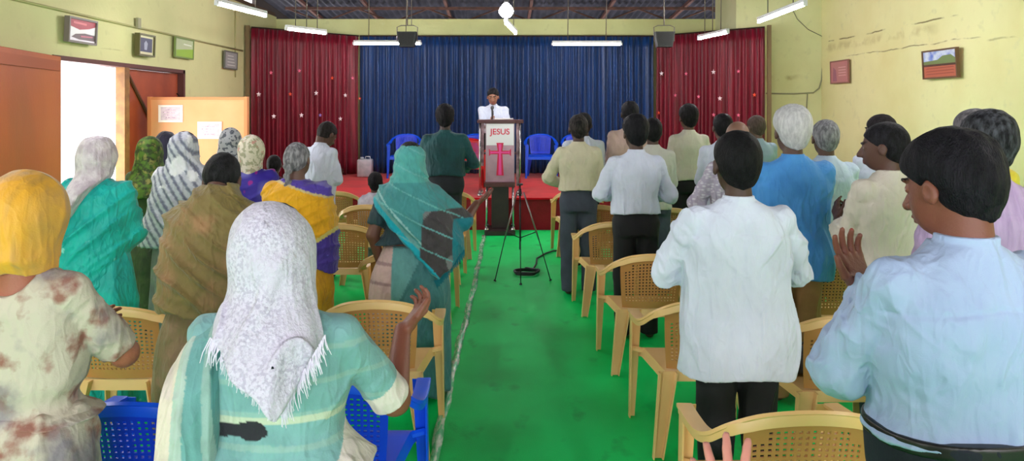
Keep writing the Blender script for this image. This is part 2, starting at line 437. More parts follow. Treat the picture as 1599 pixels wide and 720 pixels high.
    # ---------------- clothes
    def torso_secs(s, hem, g=1., fem=False, blouse=0.):
        w = s.w*g
        if fem:
            t = [(hem,0,0,.20*w*s.hips,.15),(.86,0,-.012,.195*w*s.hips,.15),(1.0,0,-.0,.165*w,.125),(1.10,0,.0,.158*w,.12),(1.24,0,.01,.168*w,.13),(1.33,0,-.0,.165*w,.118),(1.385,0,-.012,.145*w,.092),(1.43,0,-.015,.085*w,.07),(1.45,0,-.015,.06,.055)]
        else:
            t = [(hem,0,0,.19*w*s.hips,.135),(.88,0,-.006,.19*w*s.hips,.14),(1.03,0,.008,.176*w,.13+.04*(w-1)),(1.2,0,-.0,.188*w,.132),(1.30,0,-.010,.188*w,.124),(1.365,0,-.015,.160*w,.100),(1.42,0,-.015,.105*w,.08),(1.452,0,-.014,.073,.068)]
        return [x for x in t if x[0] >= hem]
    def arm_t(s, P, sd):
        S, E, W_, _ = s.A[sd]
        def tt(a, b):
            ab = b-a; return ((P-a)@ab)/(ab@ab)
        return tt(S, E), tt(E, W_)
    def shirt(s, m, hem=.86, sleeve=1.9, tuck=False, amp=1., col=None, fem=False, name='shirt', loose=0., ztop=None, fold_seed=0):
        sd0 = int(abs(s.root.location.x*97)+s.root.location.y*31)+fold_seed
        def f(P):
            zt = hem
            d = loft(P, s.torso_secs(hem, fem=fem), n=2.5, k=.008)
            for sx in (1,-1): d = smin(d, cap(P, (sx*.055,-.015,1.400), (sx*(.158 if not fem else .142)*s.w,-.012,1.362), .042, .053), .025)
            if tuck:   # cloth bloused out over the waistband
                zb = np.exp(-((P[:,2]-(hem+.055))/.06)**2); d = d-.014*zb
            if loose: d = d-loose*np.clip((1.3-P[:,2])/.3, 0, 1)
            side = np.sign(P[:,0]); body_f = folds(P, sd0, 24, (1.3,1,.40), .0062, .0048)
            Pd = P.copy(); Pd[:,2] = P[:,2]-.9*np.abs(P[:,0]); diag = folds(Pd, sd0+9, 30, (.5,.5,1.2), .0045, .0035)
            up = np.clip((P[:,2]-1.02)/.25, 0, 1)*np.clip(np.abs(P[:,0])/.12, 0, 1)
            fo = (body_f*(1-.6*up)+diag*up*1.2)*(.55+.6*np.clip((1.38-P[:,2])/.25, 0, 1))*amp
            for q, sd in enumerate('RL'):
                S, E, W_, _ = s.A[sd]; r0 = .055 if not fem else .050
                a = cap(P, S, E, r0*(.5+.5*s.w), .056 if not fem else .052)
                if sleeve > 1: 
                    b = cap(P, E, W_, .056, .043); a = smin(a, b, .025)
                t1, t2 = s.arm_t(P, sd)
                if sleeve <= 1:
                    a = a-.006*np.clip(t1, 0, 1); a = smax(a, (t1-sleeve)*.29, .008)
                elif sleeve < 2:
                    a = smax(a, np.where(t2 > 0, (t2-(sleeve-1))*.25, -1), .006)
                    near_e = np.exp(-((P-E)**2).sum(1)/.018); ax_ = U(W_-S); Pe = P+0; tt_ = (P@ax_)*95+4.5*wr(P,sd0%40+7,22); a = a-(.0045*near_e*np.sin(tt_)*np.clip(.6+wr(P,sd0%40+8,30),0,1.3)+folds(P,sd0+77,34,(1,1,.7),.004,.003))*amp
                d = smin(d, a, .008+.018*np.clip((P[:,2]-1.22)/.12,0,1))
            # yoke seam, collar
            d = d+.0035*np.exp(-((P[:,2]-1.325+.1*np.abs(P[:,0]))/.006)**2)*(P[:,1] < -.02)*(0 if fem else 1)
            d = d-fo-(0 if fem else .006*np.exp(-(P[:,0]/.010)**2)*(P[:,1] < 0)*np.clip((1.33-P[:,2])/.1,0,1)*np.clip((P[:,2]-1.0)/.3,0,1))
            if not fem:
                r = np.hypot(P[:,0], (P[:,1]+.016+ (P[:,2]-1.45)*.1)); c = smax(r-.0675, np.abs(P[:,2]-1.452)-.023, .006); d = smin(d, c, .008)
            else:
                d = smax(d, -ell(P, (0,-.09,1.44), (.085,.10,.075)), .01)
            return smax(d, hem-P[:,2]+.012*np.cos(P[:,0]*12), .006)
        s.make(name, f, m, (-.75,-.6,hem-.05), (.75,.7,1.52), col)
        return s
    def trousers(s, m, top=1.02, belt=None, g=1.):
        def f(P):
            e = .018 if belt else -.014
            d = loft(P, [(.80,0,-.005,.165*s.w*g*s.hips,.125),(.90,0,-.008,(.182*s.hips*s.w+e*.5)*g,.130+e*.5),(.98,0,0,(.178*s.w+e)*g,.128+e),(top,0,.006,(.176*s.w+e)*g,.130+.04*(s.w-1)+e)], n=2.4, k=.02)
            q = 1+.3*(s.w-1)
            for hip, kn, an in s.legs_axis():
                l = smin(cap(P, hip, kn, .098*q, .078), cap(P, kn, (an[0],an[1],an[2]-.03), .078, .068), .02); d = smin(d, l, .03)
            d = d-folds(P, 33, 24, (1.2,1,.5), .005, .003)
            return smax(smax(d, P[:,2]-top, .006), (.035 if not s.sit else .47)-P[:,2], .006)
        s.make('trousers', f, m, (-.45,-.35,.0), (.45,.7,top+.03))
        if belt:
            def g2(P):
                d = loft(P, [(top-.034,0,.004,.178*s.w*g+.021,.151+.04*(s.w-1)),(top,0,.006,.177*s.w*g+.021,.151+.04*(s.w-1))], n=2.4, k=.004)
                return d
            s.make('belt', g2, belt, (-.35,-.3,top-.08), (.35,.3,top+.03))
        return s
    def skirt(s, m, top=1.02, flare=.26, col=None, pleat=.012, name='sari_skirt', nple=9):
        def f(P):
            d = loft(P, [(.03,0,0,flare,flare*.8),(.45,0,-.01,.24*s.hips,.2),(.86,0,-.02,.200*s.w*s.hips,.160),(.97,0,-.008,.184*s.w,.142),(top,0,.0,.168*s.w,.128)], n=2.2, k=.02)
            an = np.arctan2(P[:,0], P[:,1]); t = np.clip((1.0-P[:,2])/.7, 0, 1)
            return d-pleat*t*np.sin(an*nple+2*wr(P, 9, 4))-folds(P, int(s.dist*13), 20, (1,1,.5), .006, .004)
        s.make(name, f, m, (-.5,-.45,0), (.5,.45,top+.03), col)
        return s
    def cloth(s, name, f, m, lo, hi, col=None, h=None): return s.make(name, f, m, lo, hi, col, h)
    def veil(s, m, zb=1.25, spread=.15, tip=0., tipx=0., amp=1., face=True, col=None, name='veil', back=-.03, zfront=None, fseed=5, top_cut=0., loose=0.):
        """cloth over the head falling behind to height zb; tip>0 makes a V-shaped hem"""
        def f(P):
            q = s.hl(P)
            a = ell(q, (0,-.024,1.60), (.094+loose,.118+loose,.104+loose))
            b = loft(P, [(zb-.05,tipx*.6,back-.025,spread*1.05,.165),(1.30,0,back-.012,spread,.158),(1.40,0,back-.0,spread*.82+.01,.122),(1.48,0,-.035,.105+.3*(spread-.13),.115),(1.58,0,-.025,.092,.112)], n=2.2, k=.03)
            d = smin(a, b, .05)
            fo = folds(P, fseed, 24, (1.7,1.0,.38), .0075, .0055, .25)
            d = d-fo*amp*(.4+.6*np.clip((1.62-P[:,2])/.2, 0, 1))
            if face:
                d = smax(d, -ell(q, (0,.135,1.55), (.078,.085,.105)), .012)
                d = smax(d, np.where(P[:,2] < 1.46, P[:,1]-.03-(P[:,2]-1.46)*.2, -1), .015)
            if top_cut: d = smax(d, q[:,1]+ (q[:,2]-1.60)*.9-top_cut, .006)
            hem = zb+(tip if not isinstance(tip, tuple) else np.where(P[:,0] < tipx, tip[0], tip[1]))*np.abs(P[:,0]-tipx)+.006*np.sin(P[:,0]*60)
            return smax(d, hem-P[:,2], .006)
        s.make(name, f, m, (-.35,-.42,zb-.03), (.35,.3,1.8), col)
        return s
    def drape(s, m, secs, amp=1., dirv=(1.,0,1.), freq=42, cut=None, col=None, name='shawl', fseed=3, n=2.2, sharp=.010, box=None, arms=0., k=.01, neck=True):
        """shawl wound round the trunk: a loft with running folds"""
        dv = U(dirv)
        def f(P):
            d = loft(P, secs, n=n, k=k)
            if arms:
                for sd in 'RL':
                    S, E, W_, _ = s.A[sd]; d = smin(d, cap(P, S, E, arms, arms*.9), .05)
            ph = (P@dv)*freq+2.2*wr(P, fseed, 7)+.9*wr(P, fseed+4, 17); am = np.clip(.75+.8*wr(P, fseed+6, 13), .15, 1.5)
            ph2 = (P@dv)*freq*2.3+3*wr(P, fseed+8, 10)
            fo = ((1-np.abs(np.sin(ph)))**2.0*sharp*am+(1-np.abs(np.sin(ph2)))**2*sharp*.35*(1.5-am))+folds(P, fseed+20, 26, (1,1,1), .002, .002)
            d = d-fo*amp
            if neck: d = smax(d, -ell(P, (0,.04,1.48), (.075,.09,.09)), .01)
            if cut is not None: d = smax(d, cut(P), .008)
            return d
        lo, hi = box or ((-.5,-.42,.3), (.5,.45,1.65))
        s.make(name, f, m, lo, hi, col)
        return s
# ------------------------------------------------------------------ the room
XL, XR, YB, YR, HW = -4.6, 5.9, 15.1, -2.6, 3.62
def wall_mat(name, c1, c2, lines=(), patch=None):
    m = mat(name, c1, c2, rough=.75, scale=1.1, lo=.42, hi=.75, bump=.25, bscale=25, detail=8, c3=tuple(x*.90 for x in c1), s3=7., lo3=.60, hi3=.72)
    nt = m.node_tree; N = nt.nodes; L = nt.links; b = N['Principled BSDF']
    base = b.inputs['Base Color'].links[0].from_socket
    geo = N.new('ShaderNodeTexCoord'); sep = N.new('ShaderNodeSeparateXYZ'); L.new(geo.outputs['Object'], sep.inputs[0])
    def noise(sc, det=6):
        t = N.new('ShaderNodeTexNoise'); t.inputs['Scale'].default_value = sc; t.inputs['Detail'].default_value = det; L.new(geo.outputs['Object'], t.inputs['Vector']); return t.outputs['Fac']
    def math_(op, a, b2, c=None):
        n = N.new('ShaderNodeMath'); n.operation = op
        for i, v in enumerate((a, b2, c)):
            if v is None: continue
            if isinstance(v, (int, float)): n.inputs[i].default_value = v
            else: L.new(v, n.inputs[i])
        return n.outputs[0]
    for z0, amp, wd, strength, col, ax, a0, a1 in lines:
        nz = math_('MULTIPLY_ADD', noise(2.2), amp*2, -amp)
        d = math_('ABSOLUTE', math_('SUBTRACT', math_('ADD', sep.outputs['Z'], nz), z0), 0)
        mr = N.new('ShaderNodeMapRange'); mr.inputs['From Min'].default_value = wd; mr.inputs['From Max'].default_value = wd*.35
        L.new(d, mr.inputs['Value'])
        br = N.new('ShaderNodeMapRange'); br.inputs['From Min'].default_value = .42; br.inputs['From Max'].default_value = .55; L.new(noise(3.1), br.inputs['Value'])
        f = math_('MULTIPLY', mr.outputs[0], math_('MULTIPLY', br.outputs[0], strength))
        u = sep.outputs[ax]; lo_ = N.new('ShaderNodeMapRange'); lo_.inputs['From Min'].default_value = a0; lo_.inputs['From Max'].default_value = a0+.3; L.new(u, lo_.inputs['Value'])
        hi_ = N.new('ShaderNodeMapRange'); hi_.inputs['From Min'].default_value = a1; hi_.inputs['From Max'].default_value = a1-.3; L.new(u, hi_.inputs['Value'])
        f = math_('MULTIPLY', f, math_('MULTIPLY', lo_.outputs[0], hi_.outputs[0]))
        mx = N.new('ShaderNodeMix'); mx.data_type = 'RGBA'; L.new(f, mx.inputs['Factor']); L.new(base, mx.inputs['A']); mx.inputs['B'].default_value = (*col, 1)
        base = mx.outputs['Result']
    L.new(base, b.inputs['Base Color']); return m
WL = wall_mat('wall_paint_left', rgb(206,203,150), rgb(196,195,142), [(2.46,.02,.012,.35,rgb(150,145,100),'Y',8.4,9.3)])
WB = wall_mat('wall_paint_back', rgb(205,208,148), rgb(190,190,130))
WR = wall_mat('wall_paint_right', rgb(238,232,174), rgb(228,218,154),
     [(2.98,.035,.014,.9,rgb(120,105,62),'Y',9.6,13.7),(2.87,.10,.09,.45,rgb(188,172,110),'Y',10.0,13.8),(2.66,.04,.012,.8,rgb(140,125,80),'Y',9.0,12.8),(2.60,.03,.016,.6,rgb(170,160,100),'Y',5.5,9.3),(3.0,.12,.11,.5,rgb(186,160,95),'Y',6.5,8.6)])
WP = wall_mat('wall_paint_pier', rgb(222,222,172), rgb(206,206,150), [(2.33,.06,.07,.8,rgb(170,160,110),'X',4.4,5.6)])
def struct(o): o['kind'] = 'structure'; return o
T = .22
DY0, DY1, DH = 7.58, 10.72, 2.32
w = MB(); w.box(XL-T,XL,YR,DY0,0,HW).box(XL-T,XL,DY1,YB,0,HW).box(XL-T,XL,DY0,DY1,DH,HW); struct(w.build('wall_left', WL))
w = MB(); w.box(XR,XR+T,YR,13.75,0,5.6); struct(w.build('wall_right', WR))
w = MB(); w.box(4.32,XR+T,13.75,YB,0,5.6); struct(w.build('wall_pier', WP))
w = MB(); w.box(XL-T,4.32,YB,YB+.25,0,HW-.04); struct(w.build('wall_back', WB))
# unseen wall behind the viewer; to brighten the hall it gets three window openings
w = MB(); zs = (0,1.0,2.6,3.62); xs = [XL-T,-3.6,-1.6,-.9,1.7,2.4,5.0,XR+T]
w.box(xs[0],xs[-1],YR-.22,YR,0,1.0).box(xs[0],xs[-1],YR-.22,YR,2.6,5.6)
for a, b in ((0,1),(2,3),(4,5),(6,7)): w.box(xs[a],xs[b],YR-.22,YR,1.0,2.6)
struct(w.build('wall_rear', WB))
for i, (a, b) in enumerate(((1,2),(3,4),(5,6))):
    f = MB()
    for x in (xs[a], (xs[a]+xs[b])/2-.02, xs[b]-.05): f.box(x,x+.05,YR-.14,YR-.08,1.0,2.6)
    for z in (1.0,2.55): f.box(xs[a],xs[b],YR-.139,YR-.081,z,z+.05)
    struct(f.build('window_%d' % (i+1), mat('window_wood', rgb(110,70,45))))  # unseen frames, added along with the light openings
# floor: bare concrete under the green runner carpet
struct(MB().box(XL-T,XR+T,YR,YB,-.2,-.012).build('floor', mat('concrete', rgb(120,118,110), rgb(95,92,86), rough=.8, scale=4)))
gm = mat('green_carpet', rgb(2,214,104), rgb(0,190,86), rough=.55, scale=1.6, stretch=(1,.6,1), lo=.42, hi=.66, bump=.2, bscale=140, spec=.18, c3=rgb(0,176,80), s3=5.5, lo3=.6, hi3=.72)
nx, ny = 150, 230; V = []; F = []
g_x = np.linspace(XL+.02, XR-.02, nx); g_y = np.linspace(YR+.02, 10.8, ny); GX, GY = np.meshgrid(g_x, g_y)
P = np.stack([GX.ravel(), GY.ravel(), GX.ravel()*0], 1)
hz = .003+.0022*wr(P, 21, 3.4, (.8,2.4,1))+.003*np.clip(1-np.abs(wr(P, 23, .9, (.35,2.2,1)))/.07, 0, 1)
hz = np.clip(hz, -.006, .006)-.003
V = [(x, y, z) for (x, y, _), z in zip(P, hz)]
F = [(j*nx+i, j*nx+i+1, (j+1)*nx+i+1, (j+1)*nx+i) for j in range(ny-1) for i in range(nx-1)]
V2 = [(x, y, -.0115) for x, y, z in V]; n0 = len(V)
rim = [i for i in range(nx)]+[j*nx+nx-1 for j in range(1,ny)]+[(ny-1)*nx+i for i in range(nx-2,-1,-1)]+[j*nx for j in range(ny-2,0,-1)]
vb = {}; VV = list(V)
for r in rim: vb[r] = len(VV); VV.append((V[r][0], V[r][1], -.0115))
F += [(rim[(i+1)%len(rim)], rim[i], vb[rim[i]], vb[rim[(i+1)%len(rim)]]) for i in range(len(rim))]
tag(mesh_obj('floor_carpet', VV, F, gm, None, True), 'bright green carpet covering the hall floor up to the red stage', 'carpet')
# strip of clear tape down the aisle
tm = mat('clear_tape', rgb(90,205,140), rgb(190,222,195), rough=.15, scale=14, stretch=(3,.5,1), lo=.45, hi=.6, spec=.7, bump=.6, bscale=50)
pts = [(-.262,10.35),(-.27,8.6),(-.30,6.5),(-.335,5.2),(-.345,4.2),(-.36,3.0),(-.37,2.0)]
vs = []; 
for i in range(61):
    t = i/60*(len(pts)-1); a = min(int(t), len(pts)-2); u = t-a; x = pts[a][0]*(1-u)+pts[a+1][0]*u; y = pts[a][1]*(1-u)+pts[a+1][1]*u
    x += .006*math.sin(i*.9); hw = .026+.004*math.sin(i*1.7); vs += [(x-hw,y,.0055),(x,y,.0062+.001*math.sin(i*2.3)),(x+hw,y,.0055)]
fs = []
for i in range(60):
    a = i*3; fs += [(a,a+1,a+4,a+3),(a+1,a+2,a+5,a+4)]
mb = MB(); mb.sheet(vs, [tuple(reversed(f)) for f in fs], .0012); tag(mb.build('floor_tape', tm, None, True), 'shiny clear tape strip along the aisle edge of the green carpet', 'tape')
# stage
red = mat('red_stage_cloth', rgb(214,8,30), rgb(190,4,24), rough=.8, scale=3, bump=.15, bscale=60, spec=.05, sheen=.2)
red_shaded = mat('red_stage_front', rgb(150,6,30), rgb(125,3,22), rough=.75, scale=5, bump=.2, bscale=40)  # same red cloth, its colour darkened for the shaded front face
stg = thing('stage', 'low platform covered in red carpet across the front of the hall', 'stage', (0,0,0))
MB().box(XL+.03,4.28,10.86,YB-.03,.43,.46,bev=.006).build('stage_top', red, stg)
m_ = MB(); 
m_.box(XL+.03,4.28,10.88,YB-.03,-.011,.428); m_.build('stage_front', red_shaded, stg)
# ---- ceiling: dark corrugated sheets on steel trusses
cm = mat('roof_sheet', rgb(52,54,66), rgb(84,84,96), rough=.4, metal=.5, scale=3, bump=.2, bscale=12)
def roof_z(y): return 3.80+(18.5-y)*.085
nx = 420; V = []; 
for y in (18.5, 14.0, 8.0, YR-.3):
    for i in range(nx): x = XL-.5+i*(XR-XL+1.0)/(nx-1); V.append((x, y, roof_z(y)+.022*math.sin(x*2*PI/.15)))
F = [(j*nx+i, j*nx+i+1, (j+1)*nx+i+1, (j+1)*nx+i) for j in range(3) for i in range(nx-1)]
mb = MB(); mb.sheet(V, F, .006); struct(mb.build('ceiling', cm, None, True))
struct(MB().box(XL-.5,XR+.5,18.3,18.45,0,4.0).box(XL-.5,XL-.42,YB,18.3,3.4,5.0).build('wall_beyond', mat('dark_gable', rgb(60,52,50))))
w = MB(); w.box(XL-T,XL-.02,YR,YB,HW,3.70); struct(w.build('trim_1', mat('eave_wood', rgb(95,75,60))))
stm = mat('truss_steel', rgb(98,62,52), rgb(70,46,42), rough=.6, scale=9)
for k, y in enumerate((15.9, 11.6, 7.2, 2.8)):
    zc = roof_z(y)-.09; b = MB()
    b.box(XL-.05,XR-.02,y-.03,y+.03,zc-.06,zc)
    b.box(XL-.05,XR-.02,y-.03,y+.03,zc-.36 if k else zc-.30,zc-.31 if k else zc-.26)
    nseg = 14
    for i in range(nseg):
        x0 = XL+(XR-XL)*i/nseg; x1 = XL+(XR-XL)*(i+1)/nseg
        b.tube([(x0,y,zc-.32 if i%2 else zc-.04),(x1,y,zc-.04 if i%2 else zc-.32)], .018, 6)
    struct(b.build('ceiling_truss' if k == 0 else 'ceiling_truss.%03d' % k, stm))
for i, x in enumerate((-4.2,-2.9,-1.2,.6,2.3,3.9)):
    b = MB(); b.box(x-.03,x+.03,YR,18.2,-.02,.05)
    o = b.build('ceiling_purlin', stm); me = o.data
    for v in me.vertices: v.co.z += roof_z(v.co.y)-.085
    struct(o)
# ---- curtains
def curtain(name, x0, y0, x1, y1, z0, z1, m, label, seed, group=None, pl=.115):
    rs = random.Random(seed); L_ = math.hypot(x1-x0, y1-y0); n = int(L_/.0145); ux, uy = (x1-x0)/L_, (y1-y0)/L_; nx_, ny_ = -uy, ux
    ph = 0; off = []; 
    for i in range(n+1):
        ph += 2*PI*.0145/pl*(1+.35*math.sin(i*.083+seed)+.2*math.sin(i*.031)); off.append((math.sin(ph)*.046+.012*math.sin(ph*2.3)+.018*math.sin(i*.045+seed), ph))
    zs = [z1-(z1-z0)*k/12 for k in range(13)]; V = []
    for k, z in enumerate(zs):
        t = k/12; a = .55+.6*t
        for i in range(n+1):
            o_, ph = off[i]; s_ = L_*i/n; d = o_*a+.012*t*math.sin(ph*.5+k*.3)
            V.append((x0+ux*s_+nx_*d, y0+uy*s_+ny_*d, z))
    F = [(k*(n+1)+i, k*(n+1)+i+1, (k+1)*(n+1)+i+1, (k+1)*(n+1)+i) for k in range(12) for i in range(n)]
    r = thing(name, label, 'curtain', (0,0,0), group=group)
    mb = MB(); mb.sheet(V, F, .004); mb.build('drape', m, r, True)
    b = MB(); b.tube([(x0,y0+.0,z1+.012),(x1,y1+.0,z1+.012)], .014, 8); b.build('curtain_rod', mat('dark_rod', rgb(60,45,40), metal=.6, rough=.4), r)
    return r
bl = mat('blue_velvet', rgb(0,54,112), rgb(0,38,84), rough=.45, scale=5, stretch=(4,4,.25), lo=.4, hi=.6, sheen=.15, bump=.3, bscale=60, bstretch=(2,2,.1))
rd = mat('crimson_velvet', rgb(128,2,36), rgb(98,0,24), rough=.45, scale=5, stretch=(4,4,.25), lo=.4, hi=.6, sheen=.15, bump=.3, bscale=60, bstretch=(2,2,.1))
curtain('stage_curtain', -2.86, 14.86, 3.02, 14.86, .47, 3.2, bl, 'deep blue pleated curtain across the back of the stage', 3)
curtain('stage_curtain', -4.48, 13.25, -2.88, 14.85, .47, 3.2, rd, 'crimson pleated curtain angled along the side nearest the open door', 5, 'crimson side curtains')
curtain('stage_curtain', 3.05, 14.85, 4.66, 13.22, .47, 3.2, rd, 'crimson pleated curtain angled in front of the pale yellow pier', 8, 'crimson side curtains')
for x, y in ((-4.53,13.2),(4.72,13.16)):
    o = MB().box(x-.03,x+.03,y-.03,y+.03,.461 if x < 4.3 else -.011,3.24).build('curtain_post', mat('post_wood', rgb(120,100,70)))
    tag(o, 'thin wooden post at the outer edge of the crimson curtain by the %s' % ('door side' if x < 0 else 'yellow pier'), 'post', 'curtain posts')
# small stars on the crimson curtains
def star(px, py, side, colr, label, sz=.045):
    if side < 0:   # along line (-4.48,13.25)-(-2.88,14.85)
        r = (px-VX)/FPX; # x = r*y ; y = x+17.73
        y = 17.73/(1-r) if False else None
        x = r*17.73/(1-r); y = x+17.73
    else:
        r = (px-VX)/FPX; x = r*17.90/(1+r*1.0124); y = 17.938-1.0124*x
    y -= .085; x = (px-VX)/FPX*y; z = EYE+(VY-py)/FPX*y
    ang = PI/4 if side < 0 else -PI/4
    M = Matrix.Translation((x,y,z)) @ Matrix.Rotation(ang, 4, 'Z')
    V = [M @ Vector((0,-.012,0)), M @ Vector((0,.012,0))]
    for k in range(10):
        a = PI/2+k*PI/5; q = sz if k % 2 == 0 else sz*.45; V.append(M @ Vector((q*math.cos(a), 0, q*math.sin(a))))
    F = []
    for k in range(10): F += [(0, 2+k, 2+(k+1)%10), (1, 2+(k+1)%10, 2+k)]
    o = recalc(mesh_obj('paper_star', V, F, mat('star_'+colr, {'white':rgb(250,235,240),'pink':rgb(245,120,150),'orange':rgb(245,90,60),'violet':rgb(150,120,200)}[colr], rough=.3)))
    tag(o, label, 'star', 'stars pinned on the crimson curtains')
LS = [(115,303,'pink'),(233,295,'pink'),(370,325,'orange'),(455,325,'pink'),(64,393,'white'),(195,392,'orange'),(303,388,'white'),(425,397,'white'),(485,410,'orange'),(127,485,'white'),(242,480,'white'),(320,480,'violet'),(404,495,'white')]
RS = [(728,306,'white'),(830,307,'pink'),(944,300,'white'),(1048,297,'pink'),(785,397,'pink'),(882,403,'pink'),(971,410,'white'),(1115,395,'orange'),(716,470,'orange'),(945,478,'pink'),(1048,480,'pink')]
for x, y, c in LS: star(380+x/2.667, y/2.667, -1, c, 'small %s star pinned on the crimson curtain nearer the door' % c, .05 if c == 'white' else .042)
for x, y, c in RS: star(760+x/2.667, y/2.667, 1, c, 'small %s star pinned on the crimson curtain nearer the yellow pier' % c, .05 if c == 'white' else .042)
# ---- door, leaves, frame
om = mat('orange_door_paint', rgb(190,98,38), rgb(176,82,30), rough=.45, scale=1.5, stretch=(1,1,.4), bump=.1, bscale=30, c3=rgb(150,88,40), s3=1.2, lo3=.5, hi3=.75)
bm_ = mat('brown_door_paint', rgb(160,72,38), rgb(138,58,32), rough=.5, scale=3)
fm = mat('frame_wood', rgb(150,105,55), rgb(120,80,45), rough=.6, scale=8)
f = MB(); f.box(XL-.16,XL+.02,DY0-.0,DY0+.06,0,DH).box(XL-.16,XL+.02,DY1-.06,DY1,0,DH).box(XL-.16,XL+.02,DY0,DY1,DH-.05,DH)
struct(f.build('trim_2', mat('lintel_wood', rgb(92,52,48), rough=.6)))
d1 = struct(bpy.data.objects.new('door_1', None)); COL.objects.link(d1); d1.location = (XL+.05, DY0-.01, 0); d1.rotation_euler = (0,0,.20)
MB().box(0,.045,-1.56,0,.02,2.30,bev=.006).build('door_leaf', om, d1)
b = MB()
for z in (.12, 2.15): b.box(.045,.06,-1.50,-.06,z,z+.1)
b.build('door_rail', mat('orange_rail', rgb(170,80,32), rough=.5), d1)
d2 = struct(bpy.data.objects.new('door_2', None)); COL.objects.link(d2); d2.location = (XL-.10, 9.12, 0)
MB().box(0,.04,.0,1.53,.02,2.26,bev=.005).build('door_leaf', bm_, d2)
b = MB(); b.box(.0,.11,-.10,.02,.02,2.30); b.build('door_stile', fm, d2)
b = MB(); b.tube([(.055,.08,2.2),(.055,.95,1.35),(.055,1.5,.9)], .022, 6); b.build('door_brace', mat('brace_brown', rgb(90,45,28)), d2)
b = MB(); b.tube([(.07,1.43,1.75),(.10,1.43,1.78),(.10,1.43,1.95),(.07,1.43,1.98)], .010, 6); b.build('door_handle', mat('black_iron', rgb(40,36,34), metal=.7, rough=.4), d2)
# outside the door: paved yard and a white wall with a shed roof in daylight
struct(MB().box(-14,XL-T,2,16,-.25,-.06).build('ground_outside', mat('yard', rgb(215,210,200), rough=.9)))
o = MB().box(-9.2,-9.0,3,16,-.06,3.4).build('yard_wall', mat('white_wall', rgb(240,240,238), rgb(225,225,225), rough=.9)); tag(o, 'white wall seen in the glare outside the open door', 'wall')
# ---- orange screen with two paper notices
pn = thing('partition_board', 'pale orange board screen standing beside the brown door leaf', 'board', (-3.92,9.55,0))
om2 = mat('peach_board', rgb(240,170,122), rgb(236,160,108), rough=.55, scale=2)
MB().box(-.62,.62,0,.03,.05,1.90,bev=.004).build('panel', om2, pn)
b = MB(); b.box(-.64,-.60,-.02,.06,.0,1.92); b.box(.60,.64,-.02,.06,0,1.92); b.box(-.6,.6,-.005,.035,1.88,1.915); b.build('edge_frame', mat('peach_edge', rgb(226,140,90)), pn)
for sx in (-1,1): MB().box(sx*.55-.02,sx*.55+.02,-.2,.25,-.011,.03).build('foot', fm, pn)
def notice(px0, px1, py0, py1, label, seed):
    y = 9.535; X0, X1 = [(p-VX)/FPX*y for p in (px0, px1)]; Z1, Z0 = [EYE+(VY-p)/FPX*y for p in (py0, py1)]
    r = thing('paper_notice', label, 'notice', ((X0+X1)/2, y+.008, (Z0+Z1)/2)); w_, h_ = (X1-X0)/2, (Z1-Z0)/2
    MB().box(-w_,w_,-.004,.004,-h_,h_).build('sheet', mat('notice_border', rgb(252,232,222), rough=.6), r)
    MB().box(-w_*.80,w_*.80,-.0055,-.004,-h_*.76,h_*.78).build('printed_panel', mat('notice_panel', rgb(205,178,186), rgb(222,196,204), scale=20, rough=.5), r)
    rs = random.Random(seed); b = MB()
    for k in range(4):
        z = h_*(.45-.3*k); a = w_*(.4+.25*rs.random()); b.box(-a,a,-.0065,-.0055,z-h_*.07,z+h_*.05)
    b.build('text_line', mat('notice_ink', rgb(240,205,222), rgb(176,140,160), scale=60, rough=.5), r)
notice(247,285,164,191,'white bordered notice high on the orange board, nearer the door', 1)
notice(308,346,190,217,'white bordered notice lower on the orange board, nearer the curtain', 2)
# ---- pictures on the side walls
def picture(x, y0, y1, z0, z1, label, side, art, fr, tilt=.03, depth=.03, name='framed_picture', artf=None):
    yc = (y0+y1)/2; w_ = abs(y1-y0)/2; h_ = (z1-z0)/2
    r = thing(name, label, 'picture', (x, yc, z0), (PI/2 if side < 0 else -PI/2)); 
    r.rotation_euler = (-tilt, 0, PI/2 if side < 0 else -PI/2) ; r.rotation_euler.x = tilt
    # local: +x along wall, -y points into the room
    b = MB(); q = .022
    b.box(-w_,w_,-depth,-.004,0,q).box(-w_,w_,-depth,-.004,2*h_-q,2*h_).box(-w_,-w_+q,-depth,-.004,q,2*h_-q).box(w_-q,w_,-depth,-.004,q,2*h_-q)
    b.build('frame', fr, r)
    MB().box(-w_+q,w_-q,-depth*.7,-.006,q,2*h_-q).build('print', art, r)
    if artf: artf(r, w_-q, q, 2*h_-q, -depth*.7)
    return r
def flat(r, name, poly, y, m):
    b = MB(); b.prism(poly, -.0012, Matrix.Translation((0,y-.0002,0))); return recalc(b.build(name, m, r))
P_ = lambda n, *c: mat(n, rgb(*c), rough=.4)
def art1(r, w_, z0, z1, y):
    H = z1-z0
    flat(r,'red_banner',[(-w_,z1-H*.32),(-w_*.2,z1-H*.46),(w_*.5,z1-H*.36),(w_,z1-H*.22),(w_,z1),(-w_,z1)],y,P_('art_red',170,70,80))
    flat(r,'red_lettering',[(-w_*.7,z1-H*.20),(w_*.3,z1-H*.22),(w_*.3,z1-H*.12),(-w_*.7,z1-H*.10)],y-.0013,P_('art_pale_red',215,120,125))
    flat(r,'dark_banner',[(-w_*.8,z0+H*.16),(-w_*.5,z0+H*.32),(w_*.2,z0+H*.4),(w_,z0+H*.36),(w_,z0+H*.08),(-w_*.2,z0+H*.08)],y,P_('art_grey_green',112,92,96))
    flat(r,'lettering',[(-w_*.1,z0+H*.2),(w_*.8,z0+H*.24),(w_*.8,z0+H*.30),(-w_*.1,z0+H*.27)],y-.0013,P_('art_rose',200,110,130))
picture(XL+.03, 8.26, 7.72, 2.47, 2.74, '', -1, P_('art_white',238,234,240), P_('frame_grey',120,110,105), depth=.06, tilt=.05, artf=art1)
